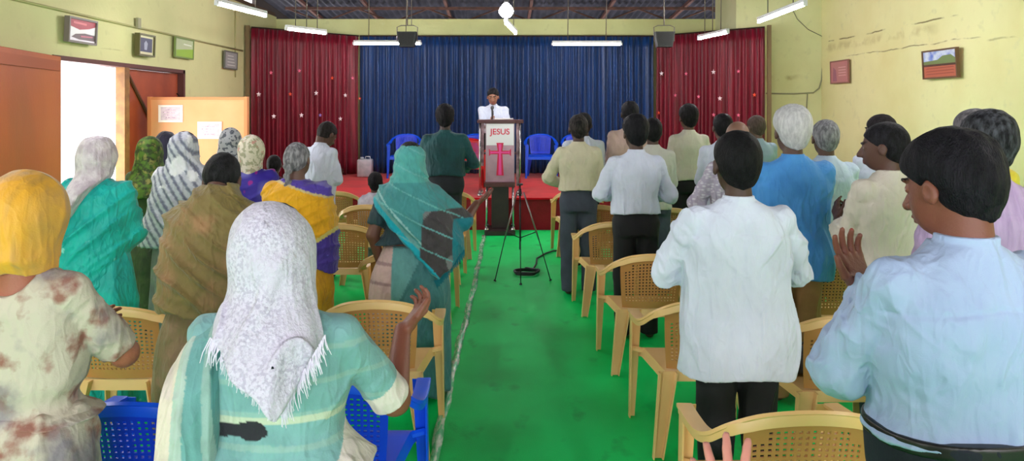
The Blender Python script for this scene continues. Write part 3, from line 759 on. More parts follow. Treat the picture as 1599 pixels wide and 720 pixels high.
def art2(r, w_, z0, z1, y):
    H = z1-z0
    flat(r,'dark_panel',[(-w_*.85,z0+H*.14),(w_*.85,z0+H*.14),(w_*.85,z1-H*.12),(-w_*.85,z1-H*.12)],y,P_('art_navy',58,58,84))
    flat(r,'pale_figure',[(-w_*.25,z0+H*.25),(w_*.1,z0+H*.25),(w_*.2,z1-H*.4),(-w_*.05,z1-H*.25),(-w_*.3,z1-H*.4)],y-.0013,P_('art_pale_blue',150,150,170))
picture(XL+.03, 9.62, 9.20, 2.43, 2.71, '', -1, P_('art_cream',205,200,160), P_('frame_olive',90,84,50), depth=.07, artf=art2)
def art3(r, w_, z0, z1, y):
    H = z1-z0
    flat(r,'green_field',[(-w_,z0),(w_,z0),(w_,z0+H*.52),(w_*.2,z0+H*.46),(-w_,z0+H*.34)],y,P_('art_green',150,185,70))
    flat(r,'white_script',[(-w_*.1,z0+H*.7),(w_*.8,z0+H*.68),(w_*.8,z0+H*.74),(-w_*.1,z0+H*.77)],y,P_('art_script',225,230,215))
picture(XL+.03, 10.92, 10.30, 2.48, 2.77, '', -1, P_('art_grey_green2',180,190,150), P_('frame_green',120,140,80), artf=art3)
def art4(r, w_, z0, z1, y):
    H = z1-z0
    for k in range(4): flat(r,'text_line',[(-w_*.6,z0+H*(.15+.2*k)),(w_*(.7-.1*k),z0+H*(.15+.2*k)),(w_*(.7-.1*k),z0+H*(.21+.2*k)),(-w_*.6,z0+H*(.21+.2*k))],y,P_('art_text',205,205,200))
picture(XL+.03, 12.72, 12.14, 2.42, 2.72, '', -1, P_('art_grey',150,152,150), P_('frame_dark_grey',98,100,94), artf=art4)
def art5(r, w_, z0, z1, y):
    H = z1-z0
    flat(r,'figure',[(-w_*.8,z0+H*.05),(-w_*.3,z0+H*.05),(-w_*.4,z0+H*.6),(-w_*.7,z0+H*.75)],y,P_('art_mauve',165,100,125))
    for k in range(4): flat(r,'text_line',[(-w_*.1,z0+H*(.3+.13*k)),(w_*.75,z0+H*(.3+.13*k)),(w_*.75,z0+H*(.35+.13*k)),(-w_*.1,z0+H*(.35+.13*k))],y,P_('art_rose2',225,170,175))
picture(XR-.03, 13.25, 12.55, 2.20, 2.60, '', 1, P_('art_pink',196,128,132), P_('frame_rosewood',150,95,90), artf=art5, tilt=.02)
def art6(r, w_, z0, z1, y):
    H = z1-z0
    flat(r,'sky',[(-w_,z0+H*.62),(w_,z0+H*.62),(w_,z1),(-w_,z1)],y,mat('art_sky', rgb(110,130,215), rgb(215,220,240), scale=7, rough=.4, lo=.4, hi=.6))
    flat(r,'tree_line',[(-w_,z0+H*.46),(w_,z0+H*.46),(w_,z0+H*.66),(w_*.7,z0+H*.82),(w_*.2,z0+H*.8),(-w_*.1,z0+H*.66),(-w_,z0+H*.62)],y-.0013,P_('art_tree',120,135,85))
    flat(r,'far_bank',[(-w_,z0+H*.42),(w_,z0+H*.42),(w_,z0+H*.50),(-w_,z0+H*.50)],y-.0026,P_('art_bank',92,60,50))
    for k in range(3): flat(r,'furrow',[(-w_*.9,z0+H*(.1+.11*k)),(w_*.9,z0+H*(.12+.11*k)),(w_*.8,z0+H*(.15+.11*k)),(-w_*.8,z0+H*(.13+.11*k))],y-.0013,P_('art_furrow',150,72,60))
picture(XR-.04, 10.28, 9.5, 2.17, 2.56, '', 1, P_('art_field',190,105,82), P_('frame_brown',112,82,60), depth=.05, tilt=.05, artf=art6)
for o, l in zip([o for o in bpy.data.objects if o.name.startswith('framed_picture')],
    ('white poster with red and grey bands over the open doorway', 'small dark picture in a deep olive frame above the brown door leaf', 'picture of a green field on the wall past the doorway', 'small grey framed text on the wall beside the crimson curtain',
     'pink framed print on the yellow wall close to the corner', 'landscape picture with blue sky and red field on the yellow wall')): o['label'] = l
# ---- conduits and cables
cdm = mat('conduit_paint', rgb(168,164,112), rough=.5); cdk = mat('conduit_shadow_grey', rgb(150,148,118), rough=.5)  # greyer conduit colour for the pier runs and junction box
b = MB(); b.tube([(XL+.016,6.2,2.80),(XL+.016,9.0,2.785),(XL+.016,13.1,2.78)], .014, 8)
o = b.build('conduit', cdm, None, True); tag(o, 'long painted conduit running along the wall above the doorway', 'conduit')
bpy.context.view_layer.update()
b = MB(); b.box(XL+.03,XL+.06,9.25,9.33,2.77,2.90); tag(b.build('junction_box', cdk), 'small junction box on the conduit above the dark picture', 'junction box')
b = MB(); b.tube([(XL+.012,12.75,2.30),(XL+.012,12.75,3.55)], .010, 8); tag(b.build('conduit', cdm, None, True), 'upright painted conduit beside the small grey framed text', 'conduit')
yp = 13.735; s_ = FPX/yp; Q = lambda px, py: ((px-VX)/s_, yp, EYE+(VY-py)/s_)
b = MB(); b.tube([Q(1196,146),Q(1240,146.5),Q(1270,145),Q(1279,138),Q(1283,125),Q(1286,80),Q(1287,20)], .013, 8)
tag(b.build('conduit', cdk, None, True), 'conduit bending up at the corner of the yellow pier', 'conduit')
b = MB(); b.tube([Q(1261,147),Q(1260,160),Q(1257,230)], .010, 8); tag(b.build('conduit', cdk, None, True), 'short conduit dropping from the bent conduit on the pier', 'conduit')
b = MB(); b.tube([Q(1236,12),Q(1245,30),Q(1262,46),Q(1286,58)], .006, 6); tag(b.build('cable', mat('grey_cable', rgb(90,88,80)), None, True), 'loose grey cable hanging across the top of the pier', 'cable')
b = MB(); b.tube([(-3.30,9.75,1.80),(-3.24,9.8,1.65),(-3.16,9.9,1.4),(-3.0,10.1,1.15)], .006, 6); 
# ---- tube lights
TUBE = mat('lit_tube', rgb(255,255,255), emit=(1,.955,1), es=112.)
fx = mat('fixture_white', rgb(225,225,228), rough=.4); rodm = mat('hanger_rod', rgb(120,112,106), metal=.5, rough=.4)
def tube_light(a, b_, label, rods=2):
    a = Vector(a); b_ = Vector(b_); c = (a+b_)/2; d = (b_-a); L_ = d.length; ang = math.atan2(d.y, d.x)
    r = thing('tube_light', label, 'lamp', c, ang, 'hanging tube lights'); h = L_/2
    MB().box(-h,h,-.028,.028,.02,.06,bev=.006).build('fixture', fx, r)
    for s in (-1,1): MB().box(s*h-.015,s*h+.015,-.02,.02,-.02,.025).build('end_cap', fx, r)
    m = MB(); m.tube([(-h+.015,0,-.004),(h-.015,0,-.004)], .016, 10); m.build('tube', TUBE, r, True)
    for k in range(rods):
        x = (-.55+1.1*k/(rods-1))*h; top = roof_z(c.y)-c.z-.06; m = MB(); m.tube([(x,0,.05),(x*1.02+.02,0,top)], .007, 6); m.build('hanger', rodm, r, True)
tube_light((-3.16,8.2,2.93),(-2.97,9.30,2.93), 'lit tube light hanging highest and nearest on the doorway side')
tube_light((-3.16,10.84,2.93),(-2.74,11.5,2.93), 'lit tube light hanging before the crimson curtain nearer the door', 3)
tube_light((-2.59,12.9,2.90),(-1.42,12.9,2.88), 'lit tube light hanging behind the black speaker on the doorway side')
tube_light((.86,12.9,2.88),(2.06,12.9,2.88), 'lit tube light hanging alone before the blue curtain')
tube_light((3.27,12.4,2.93),(3.44,11.35,2.93), 'lit tube light hanging before the crimson curtain by the pier', 3)
tube_light((3.43,9.95,2.93),(3.36,8.25,2.93), 'lit tube light hanging high in front of the yellow pier')
tube_light((.04,10.1,2.93),(.20,11.5,2.93), 'lit tube light seen end-on above the lectern, below the bulb')
for y in (4.6, 1.2):  # tubes out of view, added to light the rear of the hall
    for x in (-3.1, 3.3): tube_light((x,y,2.95),(x,y+1.2,2.95), 'lit tube light above the rear of the hall')
bb = thing('light_bulb', 'glaring round bulb hanging above the lectern', 'bulb', (.045,9.6,3.02))  # tube flare modelled as a glowing bulb; socket and flex made up
m = MB(); m.lathe([(.002,-.085),(.05,-.07),(.085,-.03),(.095,.01),(.08,.05),(.05,.085),(.03,.11)], n=20); m.build('bulb_glass', mat('lit_bulb', (1,1,1), emit=(1,.96,.98), es=40.), bb, True)
m = MB(); m.lathe([(.03,.11),(.03,.16),(.012,.17)], n=14); m.build('socket', mat('socket_black', rgb(30,30,30)), bb, True)
m = MB(); m.tube([(0,0,.165),(0,0,roof_z(9.6)-3.02-.05)], .006, 6); m.build('flex', mat('socket_black', rgb(30,30,30)), bb)
# ---- hanging speaker boxes
def speaker_box(px, label, tilt):
    y = 12.3; x = (px-VX)/FPX*y; r = thing('hanging_speaker', label, 'speaker', (x,y,2.78), 0, 'hanging speaker boxes')
    blk = mat('speaker_black', rgb(34,36,36), rgb(48,50,48), rough=.5, scale=30)
    b = MB(); b.prism([(-.16,.25),(.16,.25),(.12,0),(-.12,0)], .2, Matrix.Translation((0,-.1,0)) @ Matrix.Rotation(0,4,'X')); recalc(b.build('cabinet', blk, r))
    b = MB(); b.prism([(-.13,.23),(.13,.23),(.098,.02),(-.098,.02)], .006, Matrix.Translation((0,-.107,0))); recalc(b.build('grille', mat('grille_black', rgb(58,60,58), rgb(24,24,24), scale=160, rough=.6, kind='voronoi', lo=.1, hi=.4), r))
    b = MB(); b.tube([(-.165,0,.10),(-.17,0,.33),(-.10,0,.36),(.10,0,.36),(.17,0,.33),(.165,0,.10)], .008, 6); b.build('yoke', rodm, r, True)
    b = MB(); b.tube([(0,0,.36),(0,0,roof_z(12.3)-2.78-.05)], .010, 6); b.build('hanger', rodm, r, True)
    if tilt:
        b = MB(); b.tube([(.07,0,.36),(.075,0,roof_z(12.3)-2.78-.05)], .006, 6); b.build('cable', rodm, r, True)
speaker_box(636, 'black speaker box hanging in front of a lit tube light', 1)
speaker_box(1037, 'black speaker box hanging where blue curtain meets crimson', 0)

# ------------------------------------------------------------------ lectern group
steel = mat('polished_steel', rgb(205,200,205), metal=.9, rough=.22)
dk = mat('lectern_dark', rgb(52,38,36), rgb(40,30,30), rough=.4, scale=6)
wood = mat('lectern_wood', rgb(86,44,44), rgb(70,34,36), rough=.4, scale=5, stretch=(1,6,6))
ls = 106.5   # px per metre at the lectern front
lc = thing('lectern', 'tall clear-fronted lectern with red cross before the stage', 'lectern', (-.03,10.55,0))
zf = lambda py: EYE+(VY-py)/(FPX/10.45)
silver = mat('brushed_panel', rgb(176,140,152), rgb(150,118,132), metal=.35, rough=.28, scale=4)
white_p = mat('white_acrylic', rgb(232,224,234), rough=.2)
MB().box(-.225,.205,-.24,.24,-.002,.07,bev=.01).build('base', dk, lc)
MB().box(-.13,.115,-.02,.22,.07,zf(290)-.01,bev=.004).build('column', dk, lc)
for sx in (-.195,.175):
    for sy in (-.19,.19):
        b = MB(); b.tube([(sx,sy,.07),(sx,sy,zf(289))], .013, 12); p = b.build('post', steel, lc, True)
        b = MB(); b.lathe([(.032,.07),(.032,.085),(.02,.105),(.015,.11)], (sx,sy,0), 14); b.build('post_foot', steel, p, True)
MB().box(-.225,.205,-.22,.22,zf(291),zf(284),bev=.004).build('lower_shelf', wood, lc)
MB().box(-.20,.185,-.115,-.100,zf(284),zf(227),bev=.002).build('cross_panel', silver, lc)
MB().box(-.20,.185,-.115,-.100,zf(227),zf(193),bev=.002).build('name_panel', white_p, lc)
MB().box(-.21,-.20,-.115,.21,zf(284),zf(193)).box(.185,.195,-.115,.21,zf(284),zf(193)).build('side_panel', mat('side_steel', rgb(150,130,140), metal=.5, rough=.3), lc)
MB().box(-.22,.205,-.14,.21,zf(193),zf(187),bev=.004).build('header', wood, lc)
# flared red cross
yx = -.117; cz = zf(238); cr = mat('cross_red', rgb(214,22,70), rough=.35); cr2 = mat('cross_inner', rgb(238,60,150), rough=.3)
def cross(s, t, y, m, name, zb):
    W_, c_ = .155*s, .036*t; up = zf(223)-cz; 
    up *= s; dn = (cz-zf(274))*(1 if s == 1 else .97); e = .022*t
    poly = [(-c_*.8,e),(-W_*.85,e),(-W_,c_*1.35),(-W_,-c_*1.35),(-W_*.85,-e),(-c_*.8,-e),(-c_*1.25,-dn),(c_*1.25,-dn),(c_*.8,-e),(W_*.85,-e),(W_,-c_*1.35),(W_,c_*1.35),(W_*.85,e),(c_*.8,e),(c_*1.2,up),(-c_*1.2,up)]
    b = MB(); b.prism(poly, -.003, Matrix.Translation((-.008,y,cz))); return recalc(b.build(name, m, lc))
cross(1,1.15,yx+.001,cr,'red_cross',0); cross(.88,.5,yx-.0025,cr2,'cross_inlay',0)
def text(body, size, loc, m, parent, name, ext=.003, bold=.012, align='CENTER'):
    cu = bpy.data.curves.new(name, 'FONT'); cu.body = body; cu.size = size; cu.extrude = ext; cu.offset = bold*size; cu.align_x = align; cu.align_y = 'CENTER'
    to = bpy.data.objects.new(name, cu); COL.objects.link(to); bpy.context.view_layer.update()
    me = bpy.data.meshes.new_from_object(to.evaluated_get(bpy.context.evaluated_depsgraph_get())); bpy.data.objects.remove(to)
    me.materials.clear(); me.materials.append(m); o = bpy.data.objects.new(name, me); COL.objects.link(o); o.parent = parent; o.location = loc; o.rotation_euler = (PI/2,0,0); return o
text('JESUS', .115, (-.008,yx,zf(206)), cr, lc, 'lettering')
# podium desk on the stage behind it
ds = thing('speaking_desk', 'dark topped desk on steel posts standing on the red stage behind the lectern', 'desk', (-.04,11.25,.46))
zt = EYE+(VY-187)/(FPX/11.2)-.46
MB().box(-.34,.35,-.22,.26,zt-.05,zt,bev=.006).build('desk_top', wood, ds)
for sx in (-.30,.295):
    for sy in (-.17,.2):
        b = MB(); b.tube([(sx,sy,.0),(sx,sy,zt-.05)], .016, 12); p = b.build('post', steel, ds, True)
        b = MB(); b.lathe([(.045,.0),(.045,.02),(.03,.04),(.02,.05)], (sx,sy,0), 14); b.build('post_foot', steel, p, True)
MB().box(.24,.28,-.19,-.17,.15,zt-.05).box(-.28,-.24,-.19,-.17,.45,zt-.05).build('side_strip', mat('desk_side', rgb(92,60,70), rgb(180,140,150), rough=.3, scale=9), ds)
MB().box(-.28,.28,-.16,.2,.62,.64).build('shelf', wood, ds)
b = MB(); b.prism([(-.15,0),(.12,0),(.14,.02),(-.14,.02)], .22, Matrix.Translation((.02,11.1,.46+zt+.001))); tag(recalc(b.build('open_book', mat('paper', rgb(235,232,230)))), 'open white book lying on the desk before the speaker', 'book')
# ---- tripod and cable
tp = thing('tripod', 'thin black tripod stand in the middle of the aisle', 'tripod', (.18,7.75,0))
bk = mat('tripod_black', rgb(38,36,38), rough=.4, metal=.3); sg = mat('tripod_silver', rgb(150,140,140), metal=.7, rough=.3)
b = MB(); b.tube([(0,0,.30),(0,0,.97)], .008, 10); b.tube([(0,0,.86),(0,0,.93)], .016, 10); b.build('centre_column', bk, tp, True)
for ex, ey in ((-.26,-.17),(.31,-.15),(.0,-.32)):
    b = MB(); b.tube([(ex*.12,ey*.12,.90),(ex*.62,ey*.62,.42)], .008, 8); l = b.build('leg', sg if ex else bk, tp, True)
    b = MB(); b.tube([(ex*.6,ey*.6,.44),(ex,ey,.012)], .005, 8); b.tube([(ex*.99,ey*.99,.02),(ex*1.01,ey*1.01,.008)], .014, 8); b.build('leg_end', bk, l, True)
    b = MB(); b.tube([(0,0,.42),(ex*.55,ey*.55,.50)], .005, 6); b.build('brace', bk, tp, True)
b = MB(); b.box(-.03,.03,-.03,.03,1.0-.03,.99,bev=.004); b.build('head_plate', bk, tp)
# tripod keeps clear of the coil
b = MB(); cx, cy = .255, 7.93
pts = []
for i in range(150):
    a = i/150*2*PI*4.3; r_ = .115+.012*math.sin(i*.37)+.006*math.sin(i*.9); pts.append((cx+r_*math.cos(a)*1.05, cy+r_*math.sin(a), .018+.006*(i//35)+.003*math.sin(i*.6)))
pts += [(.32,8.05,.02),(.38,8.4,.014),(.40,8.7,.014),(.52,9.0,.014),(.62,9.15,.014),(.95,9.3,.014),(1.5,9.6,.014)]
b.tube(pts, .010, 7); tag(b.build('cable_coil', mat('cable_black', rgb(28,30,34), rough=.4), None, True), 'coil of black cable lying on the green carpet by the tripod', 'cable')
# white container on the stage
wb = thing('water_can', 'translucent white water can on the red stage by the blue curtain', 'container', (-2.62,14.15,.46))
wm = mat('can_plastic', rgb(196,196,204), rgb(170,176,184), rough=.3, scale=9)
MB().box(-.14,.14,-.12,.12,.0,.34,bev=.03).build('can_body', wm, wb, True)
b = MB(); b.lathe([(.035,.335),(.035,.37),(.03,.375)], (-.06,0,0), 16); b.build('can_cap', wm, wb, True)
b = MB(); b.tube([(-.0,0,.33),(.01,0,.385),(.09,0,.385),(.10,0,.33)], .012, 8); b.build('can_handle', wm, wb, True)
# ------------------------------------------------------------------ moulded plastic armchairs
def arch_pt(t):   # t -1..1 over the back; returns the rim from one arm front over the top to the other
    pts = [(.285,.235,.625),(.292,.10,.635),(.292,-.04,.648),(.280,-.14,.680),(.245,-.205,.730),(.17,-.252,.775),(.09,-.275,.795),(0,-.283,.802)]
    s = abs(t); u = (1-s)*(len(pts)-1); i = min(int((1-s)*(len(pts)-1)), len(pts)-2); f = u-i
    p = [pts[max(i-1,0)], pts[i], pts[i+1], pts[min(i+2,len(pts)-1)] if i+2 < len(pts) else (-pts[-2][0], pts[-2][1], pts[-2][2])]
    q = [0.5*((2*p[1][k])+(-p[0][k]+p[2][k])*f+(2*p[0][k]-5*p[1][k]+4*p[2][k]-p[3][k])*f*f+(-p[0][k]+3*p[1][k]-3*p[2][k]+p[3][k])*f**3) for k in range(3)]
    return (q[0]*(1 if t >= 0 else -1), q[1], q[2])
def rim_z(x):
    best = min((abs(abs(arch_pt(t/200)[0])-abs(x)), arch_pt(t/200)) for t in range(0, 125)); return best[1]
def make_chair(m, m2, label, group):
    r = thing('plastic_armchair', label, 'chair', (0,0,0), 0, group)
    # seat: dished, rounded front
    nx, ny = 12, 12; V = []
    for j in range(ny+1):
        for i in range(nx+1):
            u = i/nx*2-1; v = j/ny; y = -.19+v*.44; hw = .195+.045*v; z = .425-.012*(1-u*u)*math.sin(v*PI)-.02*max(0, v-.85)/.15*1.2; V.append((u*hw, y, z))
    F = [(j*(nx+1)+i, j*(nx+1)+i+1, (j+1)*(nx+1)+i+1, (j+1)*(nx+1)+i) for j in range(ny) for i in range(nx)]
    # apron
    edge = [j*(nx+1) for j in range(ny, -1, -1)]+[i for i in range(1, nx+1)]+[(j)*(nx+1)+nx for j in range(1, ny+1)]+[ny*(nx+1)+i for i in range(nx-1, 0, -1)]
    n0 = len(V)
    for e in edge: x, y, z = V[e]; V.append((x*1.05, y+(.012 if y > .2 else (-.008 if y < -.18 else 0)), z-.05))
    k = len(edge); F += [(edge[i], n0+i, n0+(i+1)%k, edge[(i+1)%k]) for i in range(k)]
    mb = MB(); mb.sheet(V, F, .005); o = recalc(mb.build('seat', m, r)); autosmooth(o, .6)
    # perforated back
    def bp(u, v):
        hw = .185+.02*math.sin(v*PI*.5); x = u*hw; rt = rim_z(x); zt = rt[2]-.008; z = .435+(zt-.435)*v
        y0 = -.20+.028*u*u; yt = rt[1]; return (x, y0+(yt-y0)*v**1.1, z)
    cu, cv = 18, 17; V = []; F = []; idx = {}
    def vid(a, b):
        key = (round(a,4), round(b,4))
        if key not in idx: idx[key] = len(V); V.append(bp(a*2-1, b))
        return idx[key]
    for i in range(cu):
        for j in range(cv):
            a0, a1, b0, b1 = i/cu, (i+1)/cu, j/cv, (j+1)/cv
            if 1 <= i < cu-1 and 2 <= j < cv-2 and not (abs(i-(cu-1)/2) > 6.2 and j > cv-5):
                g = .25; p0, p1 = a0+g*(a1-a0), a1-g*(a1-a0); q0, q1 = b0+g*(b1-b0), b1-g*(b1-b0)
                o_ = [vid(a0,b0),vid(a1,b0),vid(a1,b1),vid(a0,b1)]; n_ = [vid(p0,q0),vid(p1,q0),vid(p1,q1),vid(p0,q1)]
                for e in range(4): F.append((o_[e],o_[(e+1)%4],n_[(e+1)%4],n_[e]))
            else: F.append((vid(a0,b0),vid(a1,b0),vid(a1,b1),vid(a0,b1)))
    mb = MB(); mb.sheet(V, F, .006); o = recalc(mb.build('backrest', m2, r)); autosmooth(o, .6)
    # rim that runs from one arm over the back to the other
    ts = [i/28 for i in range(-28, 29)]; pts = [arch_pt(t) for t in ts]; n = len(pts); ups = []; ws = []
    for t, p in zip(ts, pts):
        s = abs(t); a = max(0., min(1., (s-.35)/.3)); up = Vector((0,0,1))*(a)+Vector((0,.75,.65))*(1-a) ; ups.append(up.normalized()); ws.append(.030+.030*a)
    mb = MB(); mb.ribbon(pts, ups, ws, [.014]*n)
    mb.ribbon([(x*1.075 if abs(x) > .2 else x, y-(.012 if abs(x) < .24 else 0), z-.014) for x, y, z in pts], [Vector((p[0],p[1]*.6 if p[1] < 0 else 0,0)).normalized() for p in pts], [.034]*n, [.005]*n)
    o = recalc(mb.build('arm_rim', m, r)); autosmooth(o, .8)
    for s in (-1, 1):
        # front leg: an open L running from the arm to the floor
        mb = MB(); Z = [(.62,.066,.062),(.45,.058,.060),(.2,.046,.050),(0.004,.036,.040)]
        for a, b in zip(Z[:-1], Z[1:]):
            def sec(q): 
                t = 1-q[0]/.62; xo = s*(.300+.006*t); yo = .258+.02*t
                return q[0], xo, yo, q[1], q[2]
            za, xa, ya, wa, da = sec(a); zb, xb, yb, wb, db = sec(b); th = .007
            for (pa, pb) in (((xa-s*wa, ya-th, xa, ya), (xb-s*wb, yb-th, xb, yb)), ((xa-s*th, ya-da, xa, ya), (xb-s*th, yb-db, xb, yb))):
                v = [(pa[0],pa[1],za),(pa[2],pa[1],za),(pa[2],pa[3],za),(pa[0],pa[3],za),(pb[0],pb[1],zb),(pb[2],pb[1],zb),(pb[2],pb[3],zb),(pb[0],pb[3],zb)]
                mb.add(v, [(0,1,2,3),(7,6,5,4),(0,4,5,1),(1,5,6,2),(2,6,7,3),(3,7,4,0)])
        mb.tube([(s*.235,.21,.40),(s*.29,.235,.405)], .016, 6)
        recalc(mb.build('leg', m, r))
        # rear leg: shallow channel open to the back
        mb = MB()
        A = (s*.185, -.200, .425, .085); B = (s*.245, -.245, .004, .046); th = .007
        def quadbox(x0a,x1a,y0a,y1a,za, x0b,x1b,y0b,y1b,zb):
            mb.add([(x0a,y0a,za),(x1a,y0a,za),(x1a,y1a,za),(x0a,y1a,za),(x0b,y0b,zb),(x1b,y0b,zb),(x1b,y1b,zb),(x0b,y1b,zb)], [(0,1,2,3),(7,6,5,4),(0,4,5,1),(1,5,6,2),(2,6,7,3),(3,7,4,0)])
        ha, hb = A[3]/2, B[3]/2
        quadbox(A[0]-ha,A[0]+ha,A[1],A[1]+th,A[2], B[0]-hb,B[0]+hb,B[1],B[1]+th,B[2])
        for e in (-1,1): quadbox(A[0]+e*ha-th/2,A[0]+e*ha+th/2,A[1]-.035,A[1]+th,A[2], B[0]+e*hb-th/2,B[0]+e*hb+th/2,B[1]-.024,B[1]+th,B[2])
        recalc(mb.build('leg', m, r))
    return r
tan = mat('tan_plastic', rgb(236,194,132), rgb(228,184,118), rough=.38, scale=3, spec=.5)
tan_shaded = mat('tan_plastic_back', rgb(198,138,82), rgb(188,126,72), rough=.4, scale=3, spec=.5)  # same tan plastic, backrest colour browned to carry the backlit shade
blp = mat('blue_plastic', rgb(12,84,232), rgb(8,74,220), rough=.32, scale=3, spec=.5)
blp2 = mat('blue_plastic_back', rgb(18,60,220), rgb(14,52,205), rough=.34, scale=3, spec=.5)
rdp = mat('red_plastic', rgb(226,30,28), rgb(210,22,24), rough=.34, scale=3, spec=.5)
PROTO = {}
def chair(kind, cx, y, label, group, rz=0., z=0.):
    if kind not in PROTO:
        PROTO[kind] = r = make_chair(*{'tan':(tan,tan_shaded),'blue':(blp,blp2),'red':(rdp,rdp)}[kind], label, group)
    else:
        s = PROTO[kind]; r = s.copy(); COL.objects.link(r); r['label'] = label; r['group'] = group
        for ch in [c for c in bpy.data.objects if c.parent == s]:
            d = ch.copy(); COL.objects.link(d); d.parent = r
    r.location = (cx, y, z); r.rotation_euler = (0,0,rz); return r
GT = 'tan plastic armchairs in rows'; GB = 'blue plastic armchairs among the rows'; GS = 'blue plastic armchairs on the stage'
# y given is the front-foot line minus .26
def row(kind, x, yf, label, g=GT, rz=0.): return chair(kind, x, yf-.28, label, g, rz)
row('tan', .99, 2.93, 'tan armchair in front of the viewer, beside the raised hand')
row('tan', 1.03, 4.29, 'tan armchair beside the aisle, ahead of the man in the long white shirt')
row('tan', .99, 5.46, 'tan armchair with broad lattice back behind the man in black trousers')
row('tan', .94, 6.84, 'tan armchair beside the aisle, ahead of the man in black trousers')
row('tan', .93, 7.94, 'tan armchair beside the aisle behind the man in grey trousers')
row('tan', .91, 9.37, 'frontmost tan armchair of the aisle row on the pier side')
row('tan', 1.60, 7.72, 'tan armchair mostly hidden behind the black trousers')
row('tan', 1.63, 4.02, 'tan armchair behind the khaki trousers with a black bag on its seat')
row('tan', 2.12, 5.30, 'tan armchair behind the grey-haired man in the pale shirt')
row('tan', 1.86, 2.86, 'tan armchair glimpsed at the lower corner beside the man in light blue shirt')
row('tan', -.64, 4.29, 'tan armchair beside the aisle, below the open palm of the woman in lace')
row('tan', -.69, 5.55, 'tan armchair beside the aisle behind the teal-shawled woman')
row('tan', -.69, 6.64, 'tan armchair beside the aisle, just ahead of the teal-shawled woman')
row('tan', -.69, 7.98, 'tan armchair beside the aisle behind the man in the dark green shirt')
row('tan', -.63, 9.22, 'frontmost tan armchair on the aisle, beside the lectern')
row('tan', -1.33, 6.72, 'tan armchair with full lattice back between yellow and teal shawls')
row('tan', -1.36, 7.95, 'tan armchair holding the small seated person')
row('tan', -1.95, 9.15, 'tan armchair ahead of the bowing man, near the stage')
row('tan', -1.90, 4.17, 'tan armchair with brown lattice back behind the turquoise dress')
row('blue', -.62, 3.20, 'blue armchair beside the lace-veiled woman, its arm near the aisle', GB)
row('blue', -1.235, 3.00, 'blue armchair with lattice back behind the woman in the olive shawl', GB)
for x, l in ((-1.85,'blue armchair on the stage furthest toward the open door, behind the dark green shirt'),(-.52,'blue armchair on the stage between the dark green shirt and the lectern'),(.72,'blue armchair on the stage in full view right of the lectern'),(1.42,'blue armchair on the stage behind the cream-shirted man')):
    chair('blue', x, 14.05, l, GS, PI, .461)
chair('red', -.55, 11.9, 'red plastic armchair on the stage between the dark green shirt and the lectern', 'red armchair on the stage', PI, .461)
# black bag on the chair
bg = thing('handbag', 'black bag lying on the tan chair beside the long white shirt', 'bag', (1.50,3.83,.432))
b = MB(); b.box(-.12,.12,-.10,.10,0,.10,bev=.03); b.build('bag_body', mat('bag_black', rgb(40,42,46), rgb(70,72,76), rough=.5, scale=18, bump=.4), bg, True)
b = MB(); b.tube([(-.08,0,.095),(-.06,.01,.13),(.06,.01,.13),(.08,0,.095)], .008, 6); b.build('bag_handle', mat('bag_black', rgb(40,42,46)), bg, True)
# ------------------------------------------------------------------ the congregation
def shirt_mat(n, c, c2=None, **k):
    c2 = c2 or tuple(int(x*.95) for x in c)
    kw = dict(rough=.75, scale=5, lo=.4, hi=.65, bump=.1, bscale=220, sheen=.1, crease=.24); kw.update(k)
    return mat(n, rgb(*c), rgb(*c2), **kw)
blackt = mat('black_trouser_cloth', rgb(22,22,28), rgb(16,16,20), rough=.8, scale=6, bump=.1, bscale=150)
navyt = mat('navy_trouser_cloth', rgb(24,28,44), rgb(18,21,34), rough=.8, scale=6, bump=.1, bscale=150)
greyt = mat('grey_trouser_cloth', rgb(66,74,88), rgb(54,60,74), rough=.8, scale=6, bump=.1, bscale=150)
khaki = mat('khaki_trouser_cloth', rgb(170,128,84), rgb(150,108,70), rough=.8, scale=6, bump=.1, bscale=150)
leather = mat('belt_leather', rgb(26,22,22), rough=.35)
white_s = shirt_mat('shirt_white', (208,214,234)); white2 = shirt_mat('shirt_off_white', (196,195,188)); cream = shirt_mat('shirt_cream', (206,198,172)); cream2 = shirt_mat('shirt_cream_grey', (204,200,184))
pinkc = shirt_mat('shirt_pale_pink', (206,178,168)); blue_s = shirt_mat('shirt_blue', (76,152,224), (62,136,212)); lblue = shirt_mat('shirt_light_blue', (156,174,208), (148,167,203))
pale_blue = shirt_mat('shirt_pale_blue', (190,208,232)); grey_blue = shirt_mat('shirt_grey_blue', (150,172,190)); lav = shirt_mat('shirt_lavender', (176,150,190), (160,134,176), stretch=(6,1,1), scale=8)
green_s = shirt_mat('shirt_dark_green', (16,72,76), (12,58,62)); ivory = shirt_mat('shirt_ivory', (208,200,188))
patt = mat('shirt_patterned_white', rgb(214,210,220), rgb(176,166,188), rough=.75, scale=26, kind='voronoi', lo=.2, hi=.5, stretch=(1,1,2), bump=.1, crease=.5)
BH = {'R':dict(t=(.06,.27,1.10)), 'L':dict(t=(-.05,.27,1.10))}          # hands held together in front
